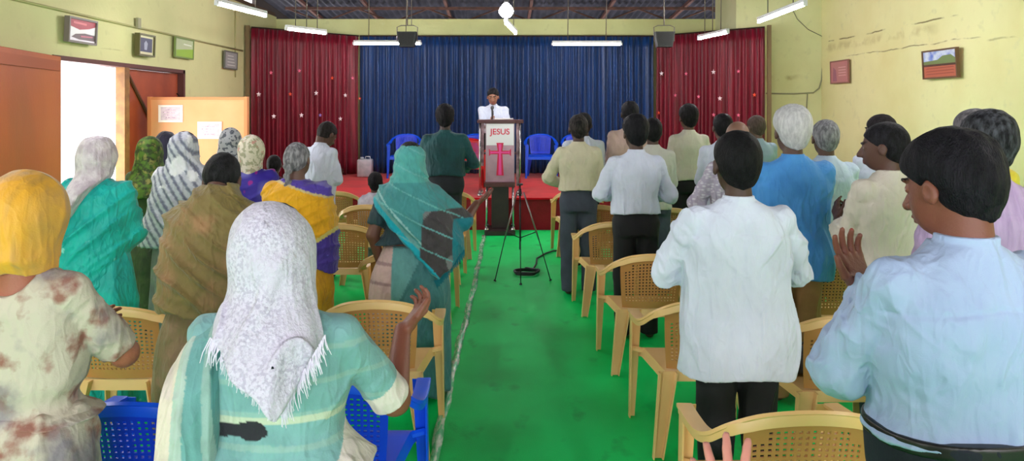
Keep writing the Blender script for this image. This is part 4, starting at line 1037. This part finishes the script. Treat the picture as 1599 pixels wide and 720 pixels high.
# --- men, near to far
p = M13 = Person('man in light blue shirt nearest the viewer, head turned, one open hand raised', 1.085, 1.76, 1.715, w=1.10, rz=.10, hs=1.02, head=(.40,.24,.05), hands={'L':dict(t=(-.085,.25,1.285), hint=(-.55,-.2,-1.), d=(-.30,.25,.9), n=(.2,-.9,.3), curl=.25, spread=.14),'R':dict(t=(.02,.27,1.16))}, skin=(114,66,52))
p.body().hair('bushy', (18,17,22)); p.shirt(lblue, hem=1.018, tuck=True, amp=1.6, sleeve=1.95); p.trousers(navyt, top=1.035, belt=leather)
p = Person('man in long white shirt over black trousers, cropped black hair, back turned', .985, 3.12, 1.68, w=1.15, hs=1.22, head=(0,.06,0), hands={'R':dict(t=(.10,.25,1.10), hint=(1.0,-.25,-.7)),'L':dict(t=(-.10,.25,1.10), hint=(-1.0,-.25,-.7))}, skin=(70,48,40))
p.body().hair('short', (16,16,18)); p.shirt(white_s, hem=.70, amp=1.3, sleeve=1.6, loose=.02); p.trousers(blackt)
p = Person('man in lavender shirt at the far edge, black hair streaked grey', 1.97, 3.02, 1.77, w=1.15, head=(.0,.05,0), hands=BH, skin=(120,84,66))
p.body().hair('short', (26,26,30), (90,92,100)); p.shirt(lav, hem=.80, amp=1.1); p.trousers(blackt)
p = Person('grey-haired person mostly hidden behind the head of the lavender-shirted man', 2.50, 3.95, 1.77, w=1.0, hands=BH, skin=(110,80,66))
p.body().hair('short', (92,88,94), (150,146,150)); p.shirt(shirt_mat('shirt_yellow', (216,196,60)), hem=.82); p.trousers(blackt)
p = Person('young man in ivory shirt, dark head turned left, beyond the blue shirt', 2.06, 3.98, 1.70, w=1.02, rz=.30, head=(.75,.12,0), skin=(84,56,48),
   hands={'L':dict(t=(-.06,.30,1.16)),'R':dict(t=(.08,.30,1.14))})
p.body().hair('short', (24,22,26), (44,44,50)); p.shirt(ivory, hem=.80, amp=1.2, sleeve=1.6); p.trousers(greyt)
p = Person('white-haired man in long bright blue shirt and khaki trousers', 1.77, 4.55, 1.775, w=1.16, hs=1.2, head=(0,.0,0), hands=BH, skin=(88,62,52))
p.body().hair('bushy', (196,196,200), (232,232,234)); p.shirt(blue_s, hem=.73, amp=1.2, loose=.02); p.trousers(khaki)
p = Person('balding man in patterned white shirt beyond the long white shirt', 1.70, 5.38, 1.69, w=1.05, head=(-.15,.16,0), skin=(130,98,82), hands={'L':dict(t=(-.22,.30,1.12)),'R':dict(t=(.05,.28,1.12))})
p.body().hair('bald', (96,88,84), (160,156,152)); p.shirt(patt, hem=.84, sleeve=1.8); p.trousers(blackt)
p = Person('grey-haired man in pale blue-white shirt beside the bright blue shirt', 2.31, 5.32, 1.69, w=1.05, head=(-.1,.08,0), hands=BH, skin=(90,64,54))
p.body().hair('short', (112,112,118), (182,182,188)); p.shirt(pale_blue, hem=.84); p.trousers(blackt)
p = Person('dark-haired man in white shirt behind the ivory-shirted young man', 2.93, 5.75, 1.725, w=1.0, head=(.4,.05,0), hands=BH, skin=(84,58,48))
p.body().hair('short', (28,24,26)); p.shirt(white_s, hem=.84); p.trousers(greyt)
p = Person('man in white shirt tucked into black trousers beside the aisle', 1.035, 5.78, 1.71, w=1.0, head=(.12,.03,0), skin=(74,50,42), hands={'R':dict(t=(.10,.24,1.08), hint=(.9,-.25,-.7)),'L':dict(t=(-.10,.24,1.08), hint=(-.9,-.25,-.7))})
p.body().hair('bushy', (18,18,22)); p.shirt(white_s, hem=.97, tuck=True, amp=1.2, sleeve=1.8); p.trousers(blackt, top=1.0)
p = Person('man in cream shirt and grey trousers beside the aisle', .725, 7.12, 1.71, w=1.0, head=(0,.05,0), skin=(70,48,42), hands={'L':dict(t=(-.12,.22,1.02), hint=(-1.2,-.3,-.6)),'R':dict(t=(.10,.24,1.02))})
p.body().hair('short', (26,24,26), (70,64,62)); p.shirt(cream, hem=1.0, tuck=True, sleeve=1.75); p.trousers(greyt, top=1.03)
p = Person('man in white shirt hidden directly behind the cream-shirted man', .90, 8.28, 1.72, w=1.08, hands=BH, skin=(60,42,36))
p.body().hair('short', (18,18,20)); p.shirt(white_s, hem=.84); p.trousers(blackt)
p = Person('off-white shirt man hidden behind the head of the black-trousered man', 1.42, 7.05, 1.68, w=1.0, hands=BH, skin=(74,52,44))
p.body().hair('short', (20,20,22)); p.shirt(white2, hem=.84); p.trousers(greyt)
p = Person('tall man in pale pink shirt whose dark hair shows above the others', 1.42, 8.30, 1.85, w=1.05, hands=BH, skin=(66,46,40))
p.body().hair('short', (20,20,24)); p.shirt(pinkc, hem=.86); p.trousers(blackt)
p = Person('slim man in cream-grey shirt standing before the crimson curtain', 2.08, 8.32, 1.80, w=.95, head=(.1,.0,0), hands={'R':dict(t=(.12,.22,1.0)),'L':dict(t=(-.12,.22,1.0))}, skin=(92,64,52))
p.body().hair('bushy', (20,18,20)); p.shirt(cream2, hem=.93, tuck=True, sleeve=1.8); p.trousers(blackt, top=.96)
p = Person('dark-haired man between the slim man and the balding man', 2.10, 7.1, 1.72, w=1.0, hands=BH, skin=(86,60,50))
p.body().hair('short', (20,19,22)); p.shirt(white_s, hem=.84); p.trousers(greyt)
p = Person('close-cropped man in grey-blue shirt just left of the white-haired man', 2.84, 8.3, 1.69, w=1.0, head=(.3,.1,0), hands=BH, skin=(104,78,66))
p.body().hair('short', (78,64,58), (104,88,80)); p.shirt(grey_blue, hem=.84); p.trousers(blackt)
p = Person('man in dark green shirt and dark trousers facing the lectern', -.645, 8.32, 1.80, w=1.16, head=(0,.03,0), skin=(58,42,38), hands={'R':dict(t=(.14,.22,1.02), hint=(.9,-.25,-.7)),'L':dict(t=(-.14,.22,1.02), hint=(-.9,-.25,-.7))})
p.body().hair('bushy', (20,18,22)); p.shirt(green_s, hem=.98, tuck=True, sleeve=1.9); p.trousers(mat('charcoal_trouser_cloth', rgb(40,44,52), rgb(32,36,44), rough=.8, scale=6), top=1.01)
p = Person('man in white shirt bowing his head beside the crimson curtain', -1.93, 7.75, 1.66, w=1.0, rz=-.45, lean=.12, head=(-.25,.55,0), hands=BH, skin=(84,58,48))
p.body().hair('short', (30,26,26)); p.shirt(white_s, hem=.76, loose=.01); p.trousers(greyt)
# the speaker
p = Person('speaker in white shirt and dark tie at the desk, facing the hall', -.15, 11.92, 1.64, w=1.2, hs=1.22, rz=PI-.05, lean=.10, head=(0,.22,0), z0=.461, skin=(150,104,84), res=.008,
   hands={'R':dict(t=(.02,.36,1.20), d=(-.1,.5,.7), n=(-1,0,0), curl=.9),'L':dict(t=(-.16,.40,1.13), d=(.2,.8,.1), n=(.2,0,-1))})
p.body().hair('short', (20,18,20)); p.shirt(white_s, hem=.98, tuck=True, amp=.8, sleeve=1.8); p.trousers(blackt, top=1.01)
p.make('necktie', lambda P: smin(cap(P,(0,.105,1.05),(0,.118,1.36),.026,.014), cap(P,(0,.085,1.41),(0,.080,1.43),.020,.018), .01), mat('tie_dark', rgb(40,42,58)), (-.1,0,1.0), (.1,.2,1.5), h=.006)
mk = thing('microphone', 'black microphone with cable held by the speaker', 'microphone', (-.16,11.30,1.70))
b = MB(); b.tube([(0,0,-.10),(0,0,.05)], [.010,.013], 10); b.build('mic_handle', bk, mk, True); b = MB(); b.lathe([(.008,.04),(.022,.06),(.024,.08),(.018,.10),(.004,.108)], n=14); b.build('mic_head', mat('mic_mesh', rgb(90,90,94), metal=.7, rough=.4), mk, True)

# --- women
def M3(n, c, c2, **k): 
    kw = dict(rough=.7, scale=8, lo=.4, hi=.62, bump=.12, bscale=200, sheen=.15, crease=.3); kw.update(k); return mat(n, rgb(*c), rgb(*c2), **kw)
# 1 yellow veil and floral dress
p = Person('woman with mustard yellow veil and beige floral dress, nearest on the doorway side', -1.36, 2.12, 1.59, w=1.05, fem=True, hips=1.05, rz=-.1, head=(0,.12,.0), skin=(150,92,70), hands={'R':dict(t=(.04,.30,1.10), hint=(1.5,-.45,-.7)),'L':dict(t=(-.04,.30,1.1))})
flor = mat('floral_beige_cloth', rgb(184,176,160), rgb(136,92,80), rough=.75, scale=13, lo=.50, hi=.64, detail=6, c3=rgb(128,122,128), s3=7, lo3=.47, hi3=.64, bump=.15, bscale=160, crease=.2)
p.body().hair('back', (30,24,24)); p.shirt(flor, hem=.98, sleeve=.92, fem=True, amp=.9, name='blouse', loose=.004)
p.skirt(flor, top=1.005, flare=.34, pleat=.02, name='dress_skirt', nple=17)
p.veil(M3('yellow_veil_cloth', (214,156,44), (186,140,62), stretch=(6,1,1), scale=5, rough=.55, crease=.15), zb=1.43, spread=.125, amp=.8, loose=.008, fseed=15)
# 2 white lace veil
lace = mat('white_lace', rgb(192,188,206), rgb(168,163,184), rough=.65, scale=130, lo=.46, hi=.58, detail=2, c3=rgb(188,183,202), s3=9., lo3=.4, hi3=.7, crease=.22, bump=.5, bscale=120, sheen=.2)
def sari_c(P):
    c = np.tile(np.array(rgb(122,164,162)), (len(P),1)); n = wr(P, 61, 8)
    st = (np.sin(P[:,2]*34+P[:,0]*9+n*1.1) > .45); c[st] = rgb(196,190,172)
    st = (np.sin(P[:,2]*57-P[:,0]*14+n*1.6+1) > .86); c[st] = rgb(92,152,150)
    return c
def blouse_c(p):
    def g(P):
        c = np.tile(np.array(rgb(112,158,160)), (len(P),1)); n_ = wr(P, 64, 9); c[np.sin(P[:,2]*75+n_*1.2) > .85] = rgb(130,166,162); t1, t2 = p.arm_t(P, 'R'); c[(t1 > .70) & (P[:,0] > .15)] = rgb(206,196,190)
        t1, t2 = p.arm_t(P, 'L'); c[(t1 > .70) & (P[:,0] < -.15)] = rgb(206,196,190)
        c[(P[:,2] > 1.165) & (P[:,2] < 1.185) & (np.abs(P[:,0]) < .2)] = rgb(176,186,166)
        nz = wr(P, 63, 55); q = (((P[:,0]+.07)/.085)**2+((P[:,2]-1.15)/.024)**2 < 1+.9*nz) & (P[:,1] < 0); c[q] = rgb(24,22,34)
        return c
    return g
attr_cloth = mat('woven_cloth', (1,1,1), (.86,.86,.86), attr=True, rough=.75, scale=14, lo=.45, hi=.6, bump=.15, bscale=180, sheen=.15, crease=.28)
p = Person('woman in white lace veil and pale teal sari, palm raised, nearest on the aisle', -.555, 1.82, 1.55, w=1.2, fem=True, hips=1.12, hs=1.12, head=(0,.16,-.05), skin=(124,74,58),
   hands={'R':dict(t=(.30,.33,1.275), d=(.42,.40,.42), n=(-.5,-.1,.8), curl=.55, hint=(.35,-.3,-1.0), thumb=.7, spread=.02),'L':dict(t=(-.10,.34,1.12))})
w2 = p
p.body().hair('back', (26,22,24)); p.shirt(attr_cloth, hem=1.03, sleeve=.93, fem=True, amp=.7, col=blouse_c(p), name='blouse')
p.skirt(attr_cloth, top=1.06, flare=.30, col=sari_c, pleat=.012, name='sari_skirt')
def pallu_c(P):
    u = P[:,0]+.20+ (P[:,2]-1.4)*.03; c = np.tile(np.array(rgb(200,190,176)), (len(P),1))
    c[(u > -.02)] = rgb(158,178,170); c[(u > .01)] = rgb(96,148,148); c[(u > .05)] = rgb(134,164,160); c[(u > .07)] = rgb(78,132,134)
    c[(np.sin(P[:,2]*21) > .8) & (u < -.03)] = rgb(196,184,176); return c
def pal(P):
    d = loft(P, [(.45,-.215,-.08,.085,.13),(.8,-.21,-.07,.075,.12),(1.1,-.20,-.06,.072,.12),(1.28,-.18,-.035,.075,.105),(1.365,-.145,-.015,.07,.085),(1.42,-.10,-.0,.045,.06)], n=2.3, k=.02)
    return d-(1-np.abs(np.sin(P[:,0]*48+wr(P,44,6)*1.4)))**1.5*.010-.006*ridge(wr(P,45,8,(1,1,.4)))
p.cloth('pallu', pal, attr_cloth, (-.55,-.35,.4), (-.02,.25,1.55), pallu_c)
p.veil(lace, zb=1.235, tip=(.85,1.7), tipx=.075, spread=.150, amp=1.4, top_cut=.030, back=-.072, fseed=25, loose=.004)
fr = MB(); rs = random.Random(4); k = p.k
for i in range(150):
    x = .075+rs.uniform(-.19,.10); z = 1.235+(.85 if x < .075 else 1.7)*abs(x-.075)+.012
    y = -.185+abs(x-.05)*.12; L_ = rs.uniform(.03,.065); dx = rs.uniform(-.012,.012)+(x-.05)*.08
    fr.tube([(x*k,y*k,z*k),((x+dx*.6)*k,(y-.012)*k,(z-L_*.55)*k),((x+dx)*k,(y-.006)*k,(z-L_)*k)], [.0016,.0013,.0008], 4)
fr.build('fringe', mat('lace_fringe', rgb(208,203,220), rough=.7), p.root)
# 3 olive shawl
olive = M3('olive_shawl_cloth', (128,110,62), (112,96,56), scale=5, c3=rgb(152,116,78), s3=5., lo3=.52, hi3=.66)
p = Person('woman wrapped in an olive brown shawl, dark hair bowed forward', -1.28, 3.30, 1.60, w=1.1, fem=True, hips=1.1, lean=.10, head=(.1,.55,0), skin=(90,60,50), hands=BH)
p.body().hair('back', (22,22,24), (44,44,48)); p.shirt(M3('brown_blouse', (86,66,50), (76,58,44)), hem=1.0, sleeve=.9, fem=True, name='blouse'); p.skirt(M3('olive_skirt', (134,106,80), (110,96,60)), flare=.27)
p.drape(olive, [(.80,-.05,-.02,.10,.10),(.92,-.03,-.03,.215,.18),(1.05,0,-.03,.245,.20),(1.2,0,-.03,.245,.19),(1.33,0,-.035,.215,.165),(1.42,0,-.04,.155,.135),(1.50,0,-.03,.10,.115),(1.535,0,-.01,.08,.095)], dirv=(.75,.2,1.), freq=34, sharp=.022, arms=.08, cut=lambda P: (.93+.38*np.abs(P[:,0]+.05)-.03*np.sin(P[:,0]*20))-P[:,2])
# 4 turquoise
turq = M3('turquoise_cloth', (16,190,184), (10,166,164), scale=7, rough=.55, c3=rgb(150,226,226), s3=11., lo3=.66, hi3=.72)
p = Person('woman in turquoise sari with narrow white veil trailing down her back', -2.42, 4.45, 1.61, w=1.05, fem=True, hips=1.05, head=(-.15,.05,0), skin=(110,74,60), hands=BH)
p.body().hair('back', (30,26,26)); p.shirt(turq, hem=1.0, sleeve=.9, fem=True, name='blouse'); p.skirt(turq, flare=.32, pleat=.02)
p.drape(turq, [(.72,-.10,-.03,.24,.19),(1.0,-.05,-.03,.24,.185),(1.2,-.03,-.03,.235,.17),(1.34,-.02,-.03,.21,.15),(1.41,-.01,-.03,.14,.115),(1.45,0,-.02,.08,.08)], dirv=(-.9,.1,.8), freq=30, sharp=.020, arms=.07)
p.veil(M3('pale_net_veil', (226,216,224), (196,180,194), scale=20, bump=.3, bscale=120), zb=1.13, tip=1.6, tipx=-.12, spread=.11, amp=1.5, back=-.125, fseed=35)
# 5 grey-white striped shawl
def stripe(P):
    c = np.tile(np.array(rgb(206,208,222)), (len(P),1)); ph = (P[:,0]*.8+P[:,2]*.55+.012*wr(P,51,6))*130; c[np.sin(ph) > .25] = rgb(138,143,166); c[np.sin(ph) > .93] = rgb(110,112,134)
    f = (wr(P,52,30) > .62) & (P[:,2] > 1.3); c[f] = rgb(240,240,248); return c
p = Person('woman wrapped in a grey and white striped shawl drawn over her head', -2.30, 5.38, 1.61, w=1.1, fem=True, head=(-.1,.1,0), skin=(110,76,62), hands=BH)
p.body().hair('back', (40,38,40)); p.shirt(white2, hem=1.0, sleeve=.9, fem=True, name='blouse'); p.skirt(M3('grey_skirt', (150,150,160), (120,120,134)))
p.drape(attr_cloth, [(.85,-.08,-.03,.25,.2),(1.1,-.03,-.03,.24,.19),(1.3,0,-.03,.215,.165),(1.40,0,-.03,.16,.14),(1.50,0,-.03,.108,.125),(1.60,0,-.03,.102,.125),(1.68,0,-.025,.075,.09),(1.712,0,-.02,.03,.04)], dirv=(.8,.2,.55), freq=36, sharp=.014, arms=.075, col=stripe, neck=False, cut=lambda P: -ell(P,(0,.14,1.56),(.07,.09,.1)))
# 6 green patterned veil, 6b dark navy head behind
p = Person('woman with mottled green patterned veil just inside the doorway', -2.74, 5.78, 1.555, w=1., fem=True, head=(.1,.05,0), skin=(100,70,58), hands=BH)
p.body().hair('back', (30,28,28)); p.shirt(M3('dark_green_blouse', (60,80,40), (40,56,34)), hem=1.0, sleeve=.9, fem=True, name='blouse'); p.skirt(M3('green_skirt', (70,90,50), (50,64,40)))
p.veil(mat('green_print_veil', rgb(84,118,34), rgb(46,58,28), rough=.65, scale=28, lo=.42, hi=.6, c3=rgb(140,136,70), s3=22., lo3=.56, hi3=.68), zb=1.2, spread=.17, fseed=41)
p = Person('person with dark navy head covering behind the green veil', -3.05, 6.75, 1.56, w=1., fem=True, skin=(90,64,54), hands=BH)
p.body().hair('back', (26,26,34)); p.shirt(M3('navy_blouse', (44,42,72), (34,34,58)), hem=1.0, fem=True, name='blouse', sleeve=.9); p.skirt(M3('navy_skirt', (44,42,72), (34,34,58)))
p.veil(M3('navy_veil', (46,42,70), (36,34,56)), zb=1.2, spread=.16, fseed=42)
# 7 speckled grey veil
p = Person('woman with grey veil speckled with dark marks before the orange board', -2.43, 6.65, 1.60, w=1., fem=True, skin=(100,70,58), hands=BH)
p.body().hair('back', (30,28,28)); p.shirt(white2, hem=1.0, fem=True, name='blouse', sleeve=.9); p.skirt(M3('grey_skirt', (150,150,160), (120,120,134)))
p.veil(mat('speckled_veil', rgb(176,178,184), rgb(92,96,108), rough=.7, scale=34, lo=.54, hi=.58, detail=1), zb=1.2, spread=.16, fseed=43)
# 8 cream floral veil, purple sari
p = Person('woman with cream floral veil and violet-blue sari with pink motifs', -1.96, 5.80, 1.56, w=1.05, fem=True, head=(-.1,.08,0), skin=(100,70,58), hands=BH)
p.body().hair('back', (30,28,28)); vio = mat('violet_print', rgb(52,36,150), rgb(150,30,140), rough=.65, scale=11, lo=.58, hi=.62, detail=1, c3=rgb(96,92,176), s3=5., lo3=.56, hi3=.66, bump=.2, bscale=150)
p.shirt(vio, hem=1.0, fem=True, name='blouse', sleeve=.9); p.skirt(vio)
p.drape(vio, [(.85,.05,-.02,.24,.18),(1.1,.05,-.03,.245,.185),(1.28,.03,-.03,.23,.165),(1.37,.0,-.03,.18,.13),(1.43,0,-.02,.09,.09)], dirv=(-.6,.2,1), freq=30, arms=.07, sharp=.013)
p.veil(mat('cream_floral_veil', rgb(226,218,200), rgb(172,170,140), rough=.7, scale=30, lo=.5, hi=.56, detail=2, c3=rgb(206,150,140), s3=24, lo3=.64, hi3=.67), zb=1.33, spread=.10, fseed=44, loose=.005)
# 8b dark-haired girl behind
p = Person('dark-haired girl glimpsed between the floral veil and the braided woman', -2.18, 7.1, 1.33, w=1., fem=True, skin=(90,62,52), hands=BH)
p.body().hair('back', (26,24,26)); p.shirt(M3('maroon_blouse', (90,20,50), (70,14,40)), hem=1.0, fem=True, name='blouse', sleeve=.9); p.skirt(M3('maroon_skirt', (90,20,50), (70,14,40)))
# 9 braided grey hair, yellow and violet sari
def yel(P):
    c = np.tile(np.array(rgb(234,170,18)), (len(P),1)); n = wr(P,71,5)*.02
    u = P[:,2]-1.375+.32*np.maximum(P[:,0]+.02,0)+.20*np.minimum(P[:,0]+.02,0)+n
    c[u > .035] = rgb(208,186,130); c[u > .05] = rgb(84,62,166); c[u > .105] = rgb(120,108,180)
    v = P[:,2]-.90-.65*np.maximum(P[:,0],0)+n; c[v < .03] = rgb(226,206,120); c[v < 0] = rgb(70,50,150); c[(wr(P,72,26) > .9) & (v < 0)] = rgb(200,190,150)
    return c
p = Person('grey-haired woman with a braid, golden yellow sari edged with violet', -1.34, 4.85, 1.555, w=1.15, fem=True, hips=1.05, rz=-.05, head=(-.18,.04,0), skin=(104,74,64), hands=BH)
p.body().hair('braid', (104,102,108), (180,178,184)); p.shirt(M3('violet_blouse', (80,60,160), (66,50,140)), hem=1.0, fem=True, name='blouse', sleeve=.9); p.skirt(M3('gold_skirt', (220,160,30), (196,140,26)))
p.drape(attr_cloth, [(.80,.12,-.02,.17,.15),(.95,.10,-.02,.20,.17),(1.1,.05,-.03,.235,.19),(1.25,.02,-.03,.24,.18),(1.35,0,-.03,.215,.155),(1.41,0,-.03,.15,.12),(1.45,0,-.02,.09,.09)], dirv=(-.55,.2,1), freq=40, sharp=.018, arms=.075, col=yel, cut=lambda P: (.95-.6*np.maximum(P[:,0],-.1))-P[:,2])
# 10 teal shawl, raised palm
def teal(P):
    c = np.tile(np.array(rgb(62,138,142)), (len(P),1)); n = wr(P,81,5)*.014; k_ = wr(P,82,22)
    u = (P[:,2]-1.35)+1.08*(P[:,0]+.29)+n       # distance above the lower left-to-right edge
    c[(u > .12) & (u < .135)] = rgb(150,196,196); c[(u > .065) & (u < .10)] = rgb(104,160,164); c[u < .065] = rgb(0,166,190); c[(u < .012)] = rgb(20,140,160)
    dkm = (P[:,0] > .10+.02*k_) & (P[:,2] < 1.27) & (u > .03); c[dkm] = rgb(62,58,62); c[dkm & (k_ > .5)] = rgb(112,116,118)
    hd = P[:,2] > 1.45; c[hd] = rgb(76,160,158); c[(np.sin((P[:,2]+.5*P[:,0]+.01*n*50)*42) > .985)] = rgb(104,172,174)
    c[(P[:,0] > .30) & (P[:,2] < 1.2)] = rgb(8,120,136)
    return c
def skirt10(P):
    c = np.tile(np.array(rgb(92,150,152)), (len(P),1)); c[(P[:,0] < -.10)] = rgb(190,160,158); c[(np.sin(P[:,2]*50) > .8) & (P[:,0] < -.1)] = rgb(150,120,124)
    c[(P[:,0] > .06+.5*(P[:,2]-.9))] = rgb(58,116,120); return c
p = Person('woman in teal shawl drawn over her head, one hand lifted palm up', -.575, 4.62, 1.57, w=1.08, fem=True, hips=1.12, head=(-.15,.06,0), skin=(104,66,54),
   hands={'R':dict(t=(.44,.26,1.26), d=(.55,.25,.35), n=(-.3,.1,.9), curl=.25, hint=(.8,-.2,-1)),'L':dict(t=(-.20,.02,.86), d=(0,.1,-1), n=(1,0,0))})
p.body().hair('back', (40,38,40)); p.shirt(M3('dark_teal_blouse', (30,60,70), (24,48,58)), hem=1.03, fem=True, name='blouse', sleeve=.75)
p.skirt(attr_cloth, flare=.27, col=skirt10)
def cut10(P): return np.maximum((1.35-1.08*(P[:,0]+.29)+.008*np.sin(P[:,0]*70))-P[:,2], np.maximum(-ell(P,(0,.14,1.56),(.07,.10,.1)), np.maximum(.80,.80+1.1*(P[:,0]-.2))+.012*np.sin(P[:,0]*60)-P[:,2]))
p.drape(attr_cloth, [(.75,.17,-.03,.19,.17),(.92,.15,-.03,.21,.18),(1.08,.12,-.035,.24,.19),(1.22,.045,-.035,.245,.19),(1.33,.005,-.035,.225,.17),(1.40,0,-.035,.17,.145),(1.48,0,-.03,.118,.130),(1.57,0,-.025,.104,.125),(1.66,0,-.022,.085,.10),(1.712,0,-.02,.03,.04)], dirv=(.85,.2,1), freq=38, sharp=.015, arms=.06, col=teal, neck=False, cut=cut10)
fr = MB(); rs = random.Random(9); k = p.k
for i in range(46):
    x = .17+i*.0045; z = max(.80,.80+1.1*(x-.2)); y = -.17+.35*(x-.13)**1.0*.8; L_ = rs.uniform(.03,.05); fr.tube([(x*k,y*k,(z+.01)*k),((x+.004)*k,(y-.006)*k,(z-L_)*k)], [.003,.0015], 4)
fr.build('fringe', mat('teal_fringe', rgb(6,110,126), rough=.7), p.root)
# 11 small seated person
p = Person('small seated person with pale gauzy shawl and dark hair near the stage', -1.30, 7.60, 1.45, w=.95, fem=True, sit=True, z0=0, skin=(80,56,48), hands={'R':dict(t=(.08,.32,1.0)),'L':dict(t=(-.08,.32,1.0))})
p.root.location.z = -.447*.853+.052
p.body().hair('short', (22,20,24)); p.shirt(M3('grey_blouse', (150,146,160), (130,126,144)), hem=.86, fem=True, name='blouse', sleeve=.9)
p.trousers(M3('grey_lower', (140,136,150), (120,116,134)), top=1.0)
p.drape(M3('gauzy_shawl', (204,200,212), (178,172,190), scale=16), [(.92,0,-.0,.20,.14),(1.15,0,-.01,.215,.15),(1.33,0,-.02,.20,.14),(1.41,0,-.03,.14,.12),(1.47,0,-.02,.09,.10)], dirv=(.6,.2,1), freq=40, arms=.065)
# 12 the neighbour whose raised hand enters at the bottom
p = Person('person beside the viewer of whom only an open raised hand shows', .70, .74, 1.64, w=1., skin=(196,132,118), res=.005,
   hands={'L':dict(t=(-.355,.43,1.16), d=(-.10,.42,.80), n=(.25,.9,.2), curl=.16, spread=.30, thumb=1.5, hint=(-.2,-.1,-1.)),'R':dict(t=(.2,.25,1.05))})
p.body().hair('short', (24,22,24)); p.shirt(white_s, hem=.84, sleeve=1.4); p.trousers(blackt)
person_hand = p

# ------------------------------------------------------------------ light and camera
W = bpy.data.worlds.new('World'); SC.world = W; W.use_nodes = True
bg_ = W.node_tree.nodes['Background']; bg_.inputs['Color'].default_value = (.95,.94,1,1); bg_.inputs['Strength'].default_value = 2.6
def area(name, loc, rot, sx, sy, power, col=(1,1,1)):
    l = bpy.data.lights.new(name, 'AREA'); l.shape = 'RECTANGLE'; l.size = sx; l.size_y = sy; l.energy = power; l.color = col
    o = bpy.data.objects.new(name, l); COL.objects.link(o); o.location = loc; o.rotation_euler = rot; return o
for i, x in enumerate((-2.6,.4,3.7)): area('window_daylight.%03d' % i, (x,YR-.06,1.8), (PI/2,0,0), 1.9, 1.5, 70, (1,.955,1))  # area lamps added at the unseen rear windows to brighten the hall
area('door_daylight', (XL-.35,8.35,1.2), (PI/2,0,-PI/2), 1.45, 2.1, 60, (.95,.98,1))
cam = bpy.data.cameras.new('Camera'); co = bpy.data.objects.new('Camera', cam); COL.objects.link(co)
co.location = (0,0,EYE); co.rotation_euler = (PI/2,0,0); cam.sensor_fit = 'HORIZONTAL'; cam.sensor_width = 36; cam.lens = 36*FPX/1599
cam.shift_x = (799.5-VX)/1599; cam.shift_y = -(360-VY)/1599; cam.clip_start = .05; cam.clip_end = 100
SC.camera = co
SC.view_settings.view_transform = 'Standard'; SC.view_settings.look = 'None'; SC.view_settings.gamma = 1; SC.view_settings.use_curve_mapping = False; SC.view_settings.exposure = 0.58
SC.cycles.use_denoising = True; SC.cycles.max_bounces = 6
